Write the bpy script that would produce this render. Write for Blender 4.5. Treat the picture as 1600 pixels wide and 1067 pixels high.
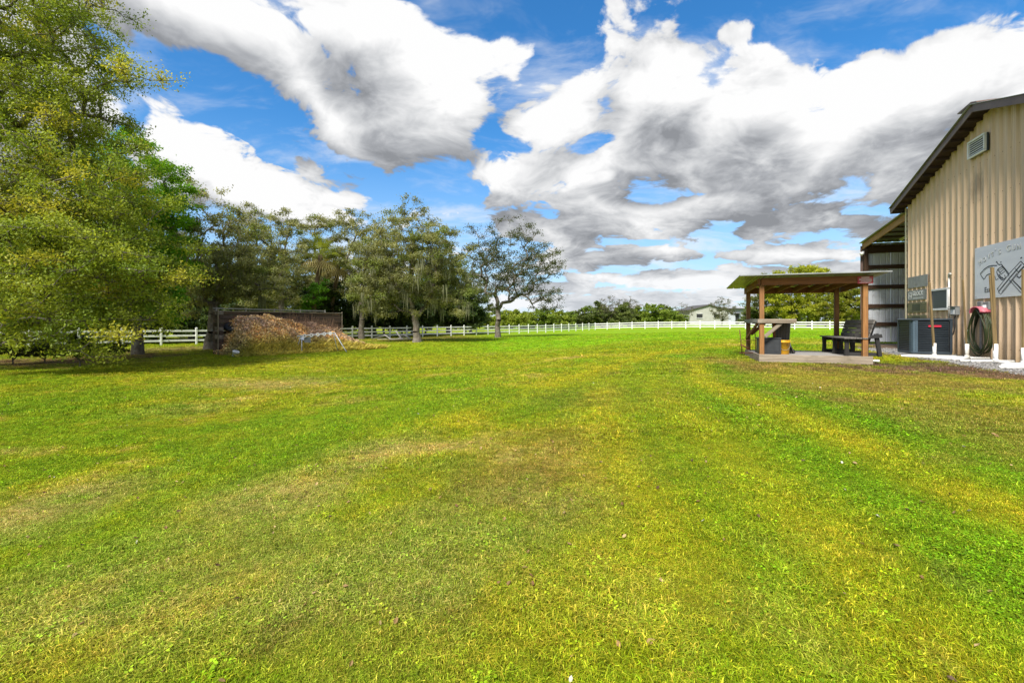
import bpy, bmesh, math, random
import numpy as np
from mathutils import Vector, Matrix, noise as mnoise

for _o in list(bpy.data.objects):
    bpy.data.objects.remove(_o)
SC = bpy.context.scene
COL = SC.collection

# ------------------------------------------------------------------ camera
FPX, HORX, HORY, CAMZ = 711.0, 800.0, 502.0, 1.05   # focal length in photo pixels, principal column, horizon row, lens height
cam_d = bpy.data.cameras.new('camera')
cam = bpy.data.objects.new('camera', cam_d)
COL.objects.link(cam)
cam.location = (0, 0, CAMZ)
cam.rotation_euler = (math.radians(90), 0, 0)
cam_d.sensor_width = 36.0
cam_d.lens = 36.0 * FPX / 1600.0
cam_d.shift_y = -(533.5 - HORY) / 1600.0
cam_d.clip_start = 0.05
cam_d.clip_end = 4000
SC.camera = cam

# ------------------------------------------------------------------ light
SUN_EL, SUN_AZ = math.radians(48), math.radians(-152)     # azimuth from +Y towards +X
SUN_DIR = Vector((math.sin(SUN_AZ) * math.cos(SUN_EL), math.cos(SUN_AZ) * math.cos(SUN_EL), math.sin(SUN_EL)))
SUN_STRENGTH, SUN_ANGLE, SKY_STRENGTH, EXPOSURE = 4.2, 16.0, 0.1, 0.97
sun_d = bpy.data.lights.new('sun', 'SUN')
sun = bpy.data.objects.new('sun', sun_d)
COL.objects.link(sun)
sun.location = (-20, -30, 60)
sun.rotation_euler = (-SUN_DIR).to_track_quat('-Z', 'Y').to_euler()
sun_d.energy = SUN_STRENGTH
sun_d.angle = math.radians(SUN_ANGLE)
sun_d.color = (1.0, 0.95, 0.86)

SC.view_settings.view_transform = 'Standard'
SC.view_settings.look = 'None'
SC.view_settings.exposure = EXPOSURE
SC.view_settings.gamma = 1.0
SC.view_settings.use_curve_mapping = False
SC.cycles.max_bounces = 6
SC.cycles.transparent_max_bounces = 6
SC.cycles.use_adaptive_sampling = True
SC.cycles.use_denoising = True

# ------------------------------------------------------------------ node helpers
class NT:
    """small node-tree writer"""
    def __init__(self, tree):
        self.t = tree; self.n = tree.nodes; self.l = tree.links
    def new(self, typ, **kw):
        nd = self.n.new(typ)
        for k, v in kw.items():
            setattr(nd, k, v)
        return nd
    def set(self, sock, v):
        if isinstance(v, bpy.types.NodeSocket):
            self.l.new(v, sock)
        elif v is not None:
            sock.default_value = v
    def math(self, op, a, b=None, c=None, clamp=False):
        nd = self.new('ShaderNodeMath', operation=op, use_clamp=clamp)
        for i, v in enumerate((a, b, c)):
            if v is not None:
                self.set(nd.inputs[i], v)
        return nd.outputs[0]
    def vmath(self, op, a, b=None, out=0, scale=None):
        nd = self.new('ShaderNodeVectorMath', operation=op)
        self.set(nd.inputs[0], a)
        if b is not None:
            self.set(nd.inputs[1], b)
        if scale is not None:
            self.set(nd.inputs['Scale'], scale)
        return nd.outputs[out]
    def comb(self, x, y, z):
        nd = self.new('ShaderNodeCombineXYZ')
        for i, v in enumerate((x, y, z)):
            self.set(nd.inputs[i], v)
        return nd.outputs[0]
    def sep(self, v):
        nd = self.new('ShaderNodeSeparateXYZ')
        self.set(nd.inputs[0], v)
        return nd.outputs
    def noise(self, vec, scale=1.0, detail=4.0, rough=0.55, dist=0.0, col=False, lac=2.0):
        nd = self.new('ShaderNodeTexNoise')
        if vec is not None:
            self.set(nd.inputs['Vector'], vec)
        for k, v in (('Scale', scale), ('Detail', detail), ('Roughness', rough), ('Distortion', dist), ('Lacunarity', lac)):
            self.set(nd.inputs[k], v)
        return nd.outputs['Color' if col else 'Fac']
    def maprange(self, v, a, b, c=0.0, d=1.0, smooth=True):
        nd = self.new('ShaderNodeMapRange', interpolation_type='SMOOTHSTEP' if smooth else 'LINEAR')
        for i, x in enumerate((v, a, b, c, d)):
            self.set(nd.inputs[i], x)
        return nd.outputs[0]
    def mix(self, f, a, b, blend='MIX'):
        nd = self.new('ShaderNodeMix', data_type='RGBA', blend_type=blend)
        self.set(nd.inputs[0], f)
        for s, v in ((nd.inputs[6], a), (nd.inputs[7], b)):
            if not isinstance(v, bpy.types.NodeSocket) and len(v) == 3:
                v = (*v, 1.0)
            self.set(s, v)
        return nd.outputs[2]
    def ramp(self, f, stops):
        nd = self.new('ShaderNodeValToRGB')
        self.set(nd.inputs[0], f)
        el = nd.color_ramp.elements
        while len(el) < len(stops):
            el.new(0.5)
        for e, (p, c) in zip(el, stops):
            e.position = p; e.color = (*c, 1.0)
        return nd.outputs[0]

# ------------------------------------------------------------------ world: clear sky with broken cumulus
def az_el(px, py):
    x, y, z = px - HORX, FPX, HORY - py
    return math.atan2(x, y), math.atan2(z, math.hypot(x, y))

# cloud masses as they stand over the field: centre and half-size given in photo pixels, turned into sky bearings
CLOUDS = [  # px, py, half-width, half-height, tilt (deg, + = right end up), weight
    (300, 5, 190, 80, -20, 1.0), (420, 80, 150, 75, -28, 1.0), (570, 50, 110, 70, -10, .95), (665, 165, 110, 90, 0, 1.05), (560, 190, 80, 60, -30, .8),
    (245, 185, 110, 45, -25, .7), (330, 268, 130, 55, -12, 1.0), (430, 290, 120, 55, -12, 1.0), (520, 318, 60, 22, -5, .8),
    (60, 120, 180, 200, 0, .9), (120, 330, 120, 60, 0, .7),
    (785, 100, 38, 42, -50, .55), (860, 190, 85, 50, 35, .72), (800, 285, 80, 50, 5, .9), (900, 275, 90, 45, 0, .9), (960, 70, 70, 50, 45, .6),
    (1040, 130, 85, 85, 10, 1.1), (1010, 215, 95, 60, 0, 1.0), (1160, 180, 110, 90, 0, 1.1), (1150, 265, 150, 40, -5, 1.0), (1290, 235, 120, 70, 5, 1.05), (1350, 150, 100, 60, 15, .95),
    (1480, 130, 150, 85, 10, 1.1), (1420, 235, 120, 60, 5, 1.0), (1640, 110, 160, 100, 5, 1.1), (1160, 50, 38, 55, 60, .52), (1265, 100, 45, 22, 20, .5), (700, 25, 60, 14, 25, .42),
    (960, 335, 110, 30, -8, .95), (1090, 330, 100, 30, 0, .9), (850, 365, 80, 26, -10, .8), (1260, 340, 140, 26, 3, .9), (1400, 345, 100, 26, 0, .8),
    (930, 400, 90, 20, 0, .8), (1060, 395, 80, 16, 0, .75), (1210, 395, 120, 18, 0, .8), (880, 440, 120, 14, 0, .8), (1080, 438, 150, 14, 0, .8), (1300, 430, 150, 18, 0, .8), (960, 470, 260, 14, 0, .75), (600, 430, 120, 30, 0, .6),
]
CLEARS = [  # stretches of open blue
    (350, 190, 230, 20, -26, .6), (190, 95, 80, 34, -40, .55), (690, 312, 120, 26, 0, .6), (560, 250, 60, 20, -20, .4),
    (750, 30, 100, 75, 0, .6), (870, 110, 70, 45, 20, .45), (1110, 25, 200, 35, 0, .5), (1330, 35, 180, 50, -5, .55), (1260, 80, 60, 30, 0, .4),
    (930, 210, 34, 14, 25, .5), (1370, 308, 70, 13, 5, .5), (760, 190, 30, 60, -20, .35), (1110, 372, 60, 8, 0, .4), (990, 375, 50, 7, 0, .35),
]

BILLOW = 2.5
def build_world():
    w = bpy.data.worlds.new('World'); SC.world = w; w.use_nodes = True
    nt = NT(w.node_tree); nt.n.clear()
    out = nt.new('ShaderNodeOutputWorld'); bg = nt.new('ShaderNodeBackground')
    nt.l.new(bg.outputs[0], out.inputs[0])
    bg.inputs['Strength'].default_value = SKY_STRENGTH
    sky = nt.new('ShaderNodeTexSky', sky_type='NISHITA', sun_disc=False)
    sky.sun_elevation = SUN_EL; sky.sun_rotation = SUN_AZ
    sky.air_density = 1.0; sky.dust_density = 0.4; sky.ozone_density = 3.0; sky.altitude = 0
    hs = nt.new('ShaderNodeHueSaturation'); hs.inputs['Saturation'].default_value = 1.38; hs.inputs['Value'].default_value = 1.02
    nt.l.new(sky.outputs[0], hs.inputs['Color'])
    # group 1: bearing -> where the cloud masses stand; group 2: cloud-layer coordinate -> billowing detail
    g = bpy.data.node_groups.new('cloud_masses', 'ShaderNodeTree')
    for nm, typ, io in (('Bearing', 'NodeSocketVector', 'INPUT'), ('Layer', 'NodeSocketVector', 'INPUT'), ('Mass', 'NodeSocketFloat', 'OUTPUT')):
        g.interface.new_socket(nm, in_out=io, socket_type=typ)
    q = NT(g)
    gi = q.new('NodeGroupInput'); go = q.new('NodeGroupOutput')
    bx, by, _ = q.sep(gi.outputs['Bearing'])
    v1 = q.comb(q.math('MULTIPLY', bx, bx), q.math('MULTIPLY', bx, by), q.math('MULTIPLY', by, by))
    v2 = q.comb(bx, by, 1.0)
    def blob(spec, edge=1.28):
        px, py, hw, hh, tilt, amp = spec
        a, e = az_el(px, py)
        sx = abs(az_el(px + hw, py)[0] - az_el(px - hw, py)[0]) / 2 * edge
        sy = abs(az_el(px, py - hh)[1] - az_el(px, py + hh)[1]) / 2 * edge
        c, sn = math.cos(math.radians(tilt)), math.sin(math.radians(tilt))
        A = np.array([[c / sx, sn / sx], [-sn / sy, c / sy]])
        M = A.T @ A; p = np.array([a, e]); Mp = M @ p
        c1 = (-amp * M[0, 0], -2 * amp * M[0, 1], -amp * M[1, 1])
        c2 = (2 * amp * Mp[0], 2 * amp * Mp[1], amp * (1 - p @ Mp))
        return q.math('ADD', q.vmath('DOT_PRODUCT', v1, c1, out=1), q.vmath('DOT_PRODUCT', v2, c2, out=1))
    tot = 0.0
    for s in CLOUDS:
        nd = q.new('ShaderNodeMath', operation='SMOOTH_MAX'); q.set(nd.inputs[0], tot); q.set(nd.inputs[1], blob(s)); nd.inputs[2].default_value = .15
        tot = nd.outputs[0]
    for s in CLEARS:
        tot = q.math('SUBTRACT', tot, q.math('MAXIMUM', blob(s, 1.1), 0.0))
    # beyond the masses above the sky goes on with the same broken cover
    far = q.maprange(q.noise(gi.outputs['Layer'], .9, 1.0, .5), .36, .62, 0.0, .9)
    side = q.maprange(q.math('ABSOLUTE', bx), .80, 1.05)
    up = q.maprange(by, .56, .75)
    outside = q.math('MAXIMUM', side, up)
    tot = q.math('ADD', q.math('MULTIPLY', tot, q.math('SUBTRACT', 1.0, outside)), q.math('MULTIPLY', far, outside))
    q.l.new(tot, go.inputs[0])

    g2 = bpy.data.node_groups.new('cloud_billows', 'ShaderNodeTree')
    g2.interface.new_socket('Layer', in_out='INPUT', socket_type='NodeSocketVector')
    g2.interface.new_socket('Detail', in_out='OUTPUT', socket_type='NodeSocketFloat')
    q = NT(g2)
    gi = q.new('NodeGroupInput'); go = q.new('NodeGroupOutput')
    fb = q.noise(gi.outputs[0], 3.4, 8.0, .62)
    b1 = q.math('ABSOLUTE', q.math('SUBTRACT', q.noise(gi.outputs[0], 6.5, 2.0, .5), .5))
    d = q.math('MULTIPLY', q.math('SUBTRACT', fb, .5), BILLOW)
    d = q.math('SUBTRACT', d, q.math('MULTIPLY', b1, -.9))
    b2 = q.math('ABSOLUTE', q.math('SUBTRACT', q.noise(gi.outputs[0], 15.0, 2.0, .55), .5))
    d = q.math('ADD', d, q.math('MULTIPLY', b2, .75))
    q.l.new(q.math('SUBTRACT', d, .155), go.inputs[0])

    tc = nt.new('ShaderNodeTexCoord')
    dirv = nt.vmath('NORMALIZE', tc.outputs['Generated'])
    x, y, z = nt.sep(dirv)
    hz = nt.math('SQRT', nt.math('ADD', nt.math('MULTIPLY', x, x), nt.math('MULTIPLY', y, y)))
    azm = nt.math('ARCTAN2', x, y)
    def layer(off):
        zz = nt.math('ADD', z, off)
        zc = nt.math('ADD', nt.math('MULTIPLY', nt.math('MAXIMUM', zz, 0.0), .85), .26)
        return zz, nt.vmath('DIVIDE', nt.comb(x, y, nt.math('MULTIPLY', zz, 1.6)), nt.comb(zc, zc, zc))
    z0, l0 = layer(0.0)
    wv = nt.vmath('SUBTRACT', nt.noise(l0, 2.2, 2.0, .5, col=True), (.5, .5, .5))
    wb = nt.vmath('MULTIPLY', wv, (.16, .12, 0)); wl = nt.vmath('SCALE', wv, scale=.35)
    def mass(zz, l):
        nd = nt.new('ShaderNodeGroup'); nd.node_tree = g
        nt.l.new(nt.vmath('ADD', nt.comb(azm, nt.math('ARCTAN2', zz, hz), 0.0), wb), nd.inputs[0]); nt.l.new(l, nd.inputs[1])
        return nd.outputs[0]
    def bill(l):
        nd = nt.new('ShaderNodeGroup'); nd.node_tree = g2
        nt.l.new(nt.vmath('ADD', l, wl), nd.inputs[0])
        return nd.outputs[0]
    m0 = mass(z0, l0)
    z1, l1 = layer(.045); z2, l2 = layer(.10)
    m2 = mass(z2, l2)
    m1 = nt.math('ADD', nt.math('MULTIPLY', m0, .7), nt.math('MULTIPLY', m2, .3))
    COVER = .22
    b0, b1_ = bill(l0), bill(l1)
    d0 = nt.math('SUBTRACT', nt.math('ADD', m0, b0), COVER)
    d1 = nt.math('SUBTRACT', nt.math('ADD', m1, b1_), COVER)
    d2 = nt.math('SUBTRACT', m2, COVER)
    alpha = nt.maprange(d0, -.10, .17)
    grad = nt.math('SUBTRACT', d0, d1)
    grad2 = nt.math('SUBTRACT', nt.math('SUBTRACT', m0, COVER), d2)
    thick = nt.maprange(nt.math('ADD', d2, nt.math('MULTIPLY', b0, .5)), .05, .85)
    sh = nt.math('ADD', .66, nt.math('MULTIPLY', grad, .62))
    sh = nt.math('ADD', sh, nt.math('MULTIPLY', grad2, .36))
    sh = nt.math('SUBTRACT', sh, nt.math('MULTIPLY', thick, .36), clamp=True)
    ccol = nt.ramp(sh, [(0.0, (.155, .162, .175)), (.25, (.235, .243, .258)), (.5, (.345, .352, .362)), (.75, (.45, .453, .458)), (1.0, (.535, .535, .535))])
    ccol = nt.vmath('SCALE', ccol, scale=10.0 * .1 / SKY_STRENGTH * .95)
    haze = nt.maprange(z, .40, -.02, 0.05, .75)
    skyc = nt.mix(haze, hs.outputs[0], (2.5, 3.5, 4.9))
    ccol = nt.mix(nt.maprange(z, .16, -.02, 0.0, .45), ccol, (4.3, 4.6, 5.0))
    veil = nt.maprange(nt.noise(nt.vmath('MULTIPLY', nt.vmath('ADD', l0, wl), (.8, 1.6, 1.0)), 2.1, 6.0, .62), .46, .74, 0.0, .62)
    skyc = nt.mix(veil, skyc, (4.6, 4.75, 4.95))
    fin = nt.mix(alpha, skyc, ccol)
    nt.l.new(fin, bg.inputs['Color'])
    w.cycles.sampling_method = 'MANUAL'; w.cycles.sample_map_resolution = 512
build_world()

# ------------------------------------------------------------------ object helpers
def link(o, parent=None):
    COL.objects.link(o)
    if parent is not None:
        o.parent = parent
    return o
def tag(o, label=None, cat=None, group=None, kind=None):
    for k, v in (('label', label), ('category', cat), ('group', group), ('kind', kind)):
        if v:
            o[k] = v
    return o
def thing(name, label, cat, loc=(0, 0, 0), rotz=0.0, group=None):
    o = bpy.data.objects.new(name, None)
    o.empty_display_size = .2
    link(o); o.location = loc; o.rotation_euler = (0, 0, rotz)
    o.matrix_world = Matrix.Translation(Vector(loc)) @ Matrix.Rotation(rotz, 4, 'Z')
    return tag(o, label, cat, group)
def in_world(o, parent):
    """child given in world coordinates"""
    o.parent = parent
    m = Matrix.Translation(parent.location) @ parent.rotation_euler.to_matrix().to_4x4()
    o.matrix_parent_inverse = m.inverted()
    return o
def raw_mesh(name, verts, faces, mat=None, smooth=False):
    me = bpy.data.meshes.new(name)
    me.from_pydata([tuple(v) for v in verts], [], faces)
    if mat: me.materials.append(mat)
    if smooth:
        me.polygons.foreach_set('use_smooth', [True] * len(me.polygons))
    return me
def np_mesh(name, verts, quads, mat, colors=None, smooth=False):
    """fast mesh from arrays: verts (n,3), quads (m,k); colors (n,3) point colours"""
    verts = np.asarray(verts, np.float32); quads = np.asarray(quads, np.int32)
    me = bpy.data.meshes.new(name)
    k = quads.shape[1]
    me.vertices.add(len(verts)); me.vertices.foreach_set('co', verts.ravel())
    me.loops.add(quads.size); me.loops.foreach_set('vertex_index', quads.ravel())
    me.polygons.add(len(quads)); me.polygons.foreach_set('loop_start', np.arange(0, quads.size, k, dtype=np.int32))
    if smooth:
        me.polygons.foreach_set('use_smooth', np.ones(len(quads), bool))
    if colors is not None:
        a = me.attributes.new('tint', 'FLOAT_COLOR', 'POINT')
        c = np.ones((len(verts), 4), np.float32); c[:, :3] = colors
        a.data.foreach_set('color', c.ravel())
    if mat: me.materials.append(mat)
    me.update(calc_edges=True)
    return me
def mobj(name, me, parent=None, world=False, loc=None):
    o = bpy.data.objects.new(name, me); COL.objects.link(o)
    if parent is not None:
        if world: in_world(o, parent)
        else: o.parent = parent
    if loc is not None: o.location = loc
    return o
_boxes = {}
def box_mesh(L, W, H, mat, bev=.004):
    key = (round(L, 3), round(W, 3), round(H, 3), mat.name, bev)
    if key not in _boxes:
        bm = bmesh.new()
        bmesh.ops.create_cube(bm, size=1.0)
        bmesh.ops.scale(bm, vec=(L, W, H), verts=bm.verts)
        if bev:
            bmesh.ops.bevel(bm, geom=bm.edges[:], offset=min(bev, .3 * min(L, W, H)), segments=1, affect='EDGES')
        me = bpy.data.meshes.new('board'); bm.to_mesh(me); bm.free(); me.materials.append(mat)
        _boxes[key] = me
    return _boxes[key]
def box(name, c, size, mat, parent=None, world=False, rotz=0.0, bev=.004):
    o = mobj(name, box_mesh(*size, mat, bev), parent, world)
    o.location = c; o.rotation_euler = (0, 0, rotz)
    return o
def beam(name, p0, p1, w, h, mat, parent=None, world=False, up=(0, 0, 1), bev=.004):
    """board from p0 to p1, w across, h along 'up'; its grain runs along local X"""
    p0, p1, up = Vector(p0), Vector(p1), Vector(up)
    x = (p1 - p0); L = x.length; x.normalize()
    if abs(x.dot(up)) > .98: up = Vector((0, 1, 0)) if abs(x.y) < .9 else Vector((1, 0, 0))
    y = up.cross(x).normalized(); z = x.cross(y)
    o = mobj(name, box_mesh(L, w, h, mat, bev), parent, world)
    o.matrix_basis = Matrix.Translation((p0 + p1) / 2) @ Matrix((x, y, z)).transposed().to_4x4()
    return o
def tube_arrays(pts, radii, sides=8, caps=True):
    pts = [Vector(p) for p in pts]; n = len(pts)
    if not hasattr(radii, '__len__'): radii = [radii] * n
    V, F = [], []
    ref = None
    for i in range(n):
        t = (pts[min(i + 1, n - 1)] - pts[max(i - 1, 0)])
        t = t.normalized() if t.length > 1e-9 else Vector((0, 0, 1))
        if ref is None:
            ref = t.orthogonal().normalized()
        a = (ref - t * ref.dot(t))
        a = a.normalized() if a.length > 1e-6 else t.orthogonal().normalized()
        ref = a; b = t.cross(a)
        for k in range(sides):
            th = 2 * math.pi * k / sides
            V.append(pts[i] + (a * math.cos(th) + b * math.sin(th)) * radii[i])
    for i in range(n - 1):
        for k in range(sides):
            k2 = (k + 1) % sides
            F.append((i * sides + k, i * sides + k2, (i + 1) * sides + k2, (i + 1) * sides + k))
    if caps:
        F.append(tuple(range(sides))[::-1]); F.append(tuple((n - 1) * sides + k for k in range(sides)))
    return V, F
def tube(name, pts, r, mat, parent=None, world=False, sides=8, smooth=True):
    V, F = tube_arrays(pts, r, sides)
    return mobj(name, raw_mesh(name, V, F, mat, smooth), parent, world)
def lathe(name, prof, mat, parent=None, world=False, loc=(0, 0, 0), sides=20, smooth=True):
    V, F = [], []
    n = len(prof)
    for r, z in prof:
        for k in range(sides):
            a = 2 * math.pi * k / sides
            V.append((r * math.cos(a), r * math.sin(a), z))
    for i in range(n - 1):
        for k in range(sides):
            k2 = (k + 1) % sides
            F.append((i * sides + k, i * sides + k2, (i + 1) * sides + k2, (i + 1) * sides + k))
    if prof[0][0] > 1e-4: F.append(tuple(range(sides))[::-1])
    if prof[-1][0] > 1e-4: F.append(tuple((n - 1) * sides + k for k in range(sides)))
    o = mobj(name, raw_mesh(name, V, F, mat, smooth), parent, world); o.location = loc
    return o

# ------------------------------------------------------------------ materials
def principled(name):
    m = bpy.data.materials.new(name); m.use_nodes = True
    nt = NT(m.node_tree)
    return m, nt, m.node_tree.nodes['Principled BSDF']
def surf(name, c1, c2, rough=.6, scale=3.0, stretch=(1, 1, 1), metal=0.0, bump=0.0, bscale=40.0, detail=5.0, spec=.4, dirt=None, dscale=1.5, rand=.12):
    """two-tone weathered surface; stretch shapes the grain, rand varies the tone from piece to piece"""
    m, nt, b = principled(name)
    tc = nt.new('ShaderNodeTexCoord'); oi = nt.new('ShaderNodeObjectInfo')
    v = nt.vmath('ADD', tc.outputs['Object'], nt.vmath('SCALE', (17.3, 9.1, 5.7), scale=oi.outputs['Random']))
    vs = nt.vmath('MULTIPLY', v, stretch)
    f = nt.maprange(nt.noise(vs, scale, detail, .6), .3, .7)
    col = nt.mix(f, c1, c2)
    if dirt:
        d = nt.maprange(nt.noise(v, dscale, 5.0, .65), .48, .72, 0.0, .8)
        col = nt.mix(d, col, dirt)
    k = nt.math('ADD', 1.0 - rand, nt.math('MULTIPLY', oi.outputs['Random'], 2 * rand))
    col = nt.vmath('SCALE', col, scale=k)
    nt.l.new(col, b.inputs['Base Color'])
    b.inputs['Roughness'].default_value = rough; b.inputs['Metallic'].default_value = metal
    b.inputs['Specular IOR Level'].default_value = spec
    if bump:
        bp = nt.new('ShaderNodeBump'); bp.inputs['Strength'].default_value = bump; bp.inputs['Distance'].default_value = .01
        nt.l.new(nt.noise(vs, bscale, 3.0, .6), bp.inputs['Height']); nt.l.new(bp.outputs[0], b.inputs['Normal'])
    return m
def leaf_mat(name, trans=.45, rough=.55, spec=.25):
    m, nt, b = principled(name)
    at = nt.new('ShaderNodeAttribute', attribute_name='tint')
    nt.l.new(at.outputs['Color'], b.inputs['Base Color'])
    b.inputs['Roughness'].default_value = rough; b.inputs['Specular IOR Level'].default_value = spec
    tr = nt.new('ShaderNodeBsdfTranslucent')
    nt.l.new(nt.mix(1.0, at.outputs['Color'], (1.25, 1.15, .6), 'MULTIPLY'), tr.inputs['Color'])
    mx = nt.new('ShaderNodeMixShader'); mx.inputs[0].default_value = trans
    nt.l.new(b.outputs[0], mx.inputs[1]); nt.l.new(tr.outputs[0], mx.inputs[2])
    nt.l.new(mx.outputs[0], m.node_tree.nodes['Material Output'].inputs['Surface'])
    return m
M = {}
M['post_wood'] = surf('brown_timber', (.30, .145, .045), (.20, .085, .026), .7, 3.0, (.6, 9, 9), bump=.5, bscale=14, dirt=(.12, .07, .03))
M['beam_wood'] = surf('stained_beam', (.26, .10, .030), (.15, .055, .018), .7, 3.0, (.6, 9, 9), bump=.4, bscale=14)
M['grey_wood'] = surf('weathered_board', (.30, .25, .19), (.19, .15, .11), .85, 3.0, (.6, 10, 10), bump=.6, bscale=14, dirt=(.10, .085, .05))
M['deck_wood'] = surf('deck_board', (.30, .285, .265), (.20, .19, .18), .85, 3.0, (.6, 10, 10), bump=.5, bscale=14)
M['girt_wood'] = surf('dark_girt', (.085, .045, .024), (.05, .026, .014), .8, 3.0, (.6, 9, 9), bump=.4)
M['rafter_wood'] = surf('tan_rafter', (.36, .20, .07), (.26, .13, .045), .75, 2.5, (.6, 9, 9), bump=.4)
M['tie_wood'] = surf('creosote_tie', (.115, .075, .055), (.045, .030, .022), .9, 2.5, (.7, 8, 8), bump=.9, bscale=10, dirt=(.09, .065, .05), rand=.4)
M['tie_end'] = surf('pale_tie_end', (.24, .20, .17), (.13, .10, .085), .9, 4.0, bump=.7, bscale=10, rand=.4)
M['white_vinyl'] = surf('white_vinyl', (.80, .80, .78), (.72, .72, .69), .45, 2.0, dirt=(.52, .53, .44), dscale=2.5, rand=.04)
M['pvc'] = surf('white_pipe', (.80, .80, .78), (.70, .70, .67), .4, 4.0, dirt=(.45, .40, .32), dscale=3.0)
M['black_wood'] = surf('black_painted_wood', (.016, .016, .017), (.030, .028, .026), .6, 3.0, (.6, 8, 8), bump=.3)
M['slat_grey'] = surf('grey_slat', (.16, .145, .13), (.085, .078, .07), .8, 3.0, (.6, 10, 10), bump=.5, bscale=14)
M['roof_metal'] = surf('galvanised_roof', (.42, .43, .42), (.30, .31, .30), .42, 2.0, metal=.55, dirt=(.22, .20, .17))
M['roof_brown'] = surf('brown_trim', (.16, .105, .088), (.11, .072, .06), .5, 2.0, dirt=(.15, .12, .11))
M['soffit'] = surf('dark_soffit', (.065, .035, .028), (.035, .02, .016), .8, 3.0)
M['galv_wall'] = surf('galvanised_panel', (.62, .645, .68), (.52, .545, .58), .45, 1.5, (1, 1, .3), metal=.1, dirt=(.26, .25, .24))
M['ac_dark'] = surf('slate_enamel', (.035, .048, .060), (.026, .036, .046), .45, 3.0, rand=.03)
M['ac_post'] = surf('slate_corner', (.070, .105, .135), (.055, .085, .11), .45, 3.0, rand=.02)
M['black'] = surf('black_rubber', (.014, .014, .014), (.025, .025, .024), .6)
M['red'] = surf('red_badge', (.50, .03, .06), (.42, .02, .05), .4)
M['sign_red'] = surf('faded_red', (.58, .075, .10), (.46, .05, .075), .55, 6.0)
M['white_paint'] = surf('white_paint', (.78, .78, .77), (.70, .70, .69), .5, 4.0, rand=.03)
M['sign_metal'] = surf('brushed_sign', (.84, .84, .87), (.68, .68, .74), .42, 1.2, (.6, .25, 1.6), metal=.15, rand=.02)
M['sign_ink'] = surf('sign_ink', (.018, .018, .025), (.03, .03, .04), .6, rand=.02)
M['sign_grey'] = surf('sign_shadow', (.28, .28, .30), (.22, .22, .25), .6, rand=.02)
M['plate_grey'] = surf('grey_plate', (.27, .27, .26), (.20, .20, .195), .55, 5.0, dirt=(.14, .13, .11), dscale=6)
M['plate_olive'] = surf('olive_plate', (.21, .19, .095), (.14, .13, .06), .6, 6.0, dirt=(.07, .07, .045), dscale=8)
M['plate_dark'] = surf('olive_ink', (.045, .05, .025), (.07, .07, .04), .6)
M['box_grey'] = surf('grey_box', (.24, .25, .25), (.19, .20, .20), .5, rand=.02)
M['screen'] = surf('dark_screen', (.055, .060, .068), (.035, .040, .046), .35, 30.0)
M['hose'] = surf('green_hose', (.050, .065, .018), (.024, .034, .012), .45, 6.0)
M['hose_pink'] = surf('pink_hanger', (.62, .16, .20), (.52, .11, .14), .5)
M['stick'] = surf('stake_wood', (.24, .17, .075), (.15, .105, .045), .8, 3.0, (.6, 10, 10), bump=.5, bscale=14)
M['bucket'] = surf('yellow_bucket', (.70, .38, .012), (.55, .27, .012), .45, 5.0, dirt=(.30, .16, .02), dscale=6)
M['bin'] = surf('grey_bin', (.085, .075, .068), (.055, .050, .046), .6, 4.0)
M['crate'] = surf('charcoal_plastic', (.040, .044, .048), (.028, .030, .033), .5, 4.0)
M['rust'] = surf('rusty_steel', (.13, .035, .018), (.060, .022, .014), .75, 12.0)
M['bark'] = surf('oak_bark', (.17, .145, .115), (.085, .068, .052), .95, 2.2, (5, 5, 1.2), bump=1.0, bscale=5, detail=6, dirt=(.22, .22, .19), dscale=3, rand=.1)
M['palm_bark'] = surf('palm_bark', (.20, .145, .10), (.11, .075, .05), .95, 3.0, (3, 3, 6), bump=1.0, bscale=5)
M['leaf'] = leaf_mat('oak_leaf')
M['leaf_soft'] = leaf_mat('soft_leaf', .42)
M['moss'] = leaf_mat('spanish_moss', .25, .9, .05)
M['dry'] = leaf_mat('dry_stalks', .2, .9, .1)
M['stucco'] = surf('pale_stucco', (.40, .40, .35), (.34, .34, .30), .8, 1.0)
M['stucco_grey'] = surf('grey_stucco', (.46, .49, .52), (.40, .43, .46), .8, 1.0)
M['shingle'] = surf('grey_shingle', (.085, .080, .078), (.06, .056, .055), .85, 3.0)
M['dark_gap'] = surf('dark_opening', (.02, .02, .022), (.03, .03, .03), .5)
M['tarp'] = surf('black_tarp', (.012, .013, .015), (.03, .031, .034), .4, 2.0, bump=.5, bscale=3)
M['concrete'] = surf('concrete', (.42, .41, .38), (.33, .32, .30), .9, 3.0)
M['lamp_white'] = surf('tube_lamp', (.85, .85, .84), (.8, .8, .8), .35)

# ------------------------------------------------------------------ terrain
BARN = Vector((12.93, 12.88, 0.0)); BROT = math.radians(-20)
RX, RY = math.cos(BROT), math.sin(BROT)               # into the barn
SX, SY = -math.sin(BROT), math.cos(BROT)              # along the gable wall, away
def sstep(a, b, x):
    t = np.clip((np.asarray(x, float) - a) / (b - a), 0, 1)
    return t * t * (3 - 2 * t)
_rs = np.random.RandomState(5)
_LAT = _rs.rand(512, 512)
def vnoise(x, y):
    xi = np.floor(x).astype(int); yi = np.floor(y).astype(int)
    fx = x - xi; fy = y - yi
    fx = fx * fx * (3 - 2 * fx); fy = fy * fy * (3 - 2 * fy)
    g = lambda a, b: _LAT[a % 512, b % 512]
    return (g(xi, yi) * (1 - fx) + g(xi + 1, yi) * fx) * (1 - fy) + (g(xi, yi + 1) * (1 - fx) + g(xi + 1, yi + 1) * fx) * fy
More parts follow.
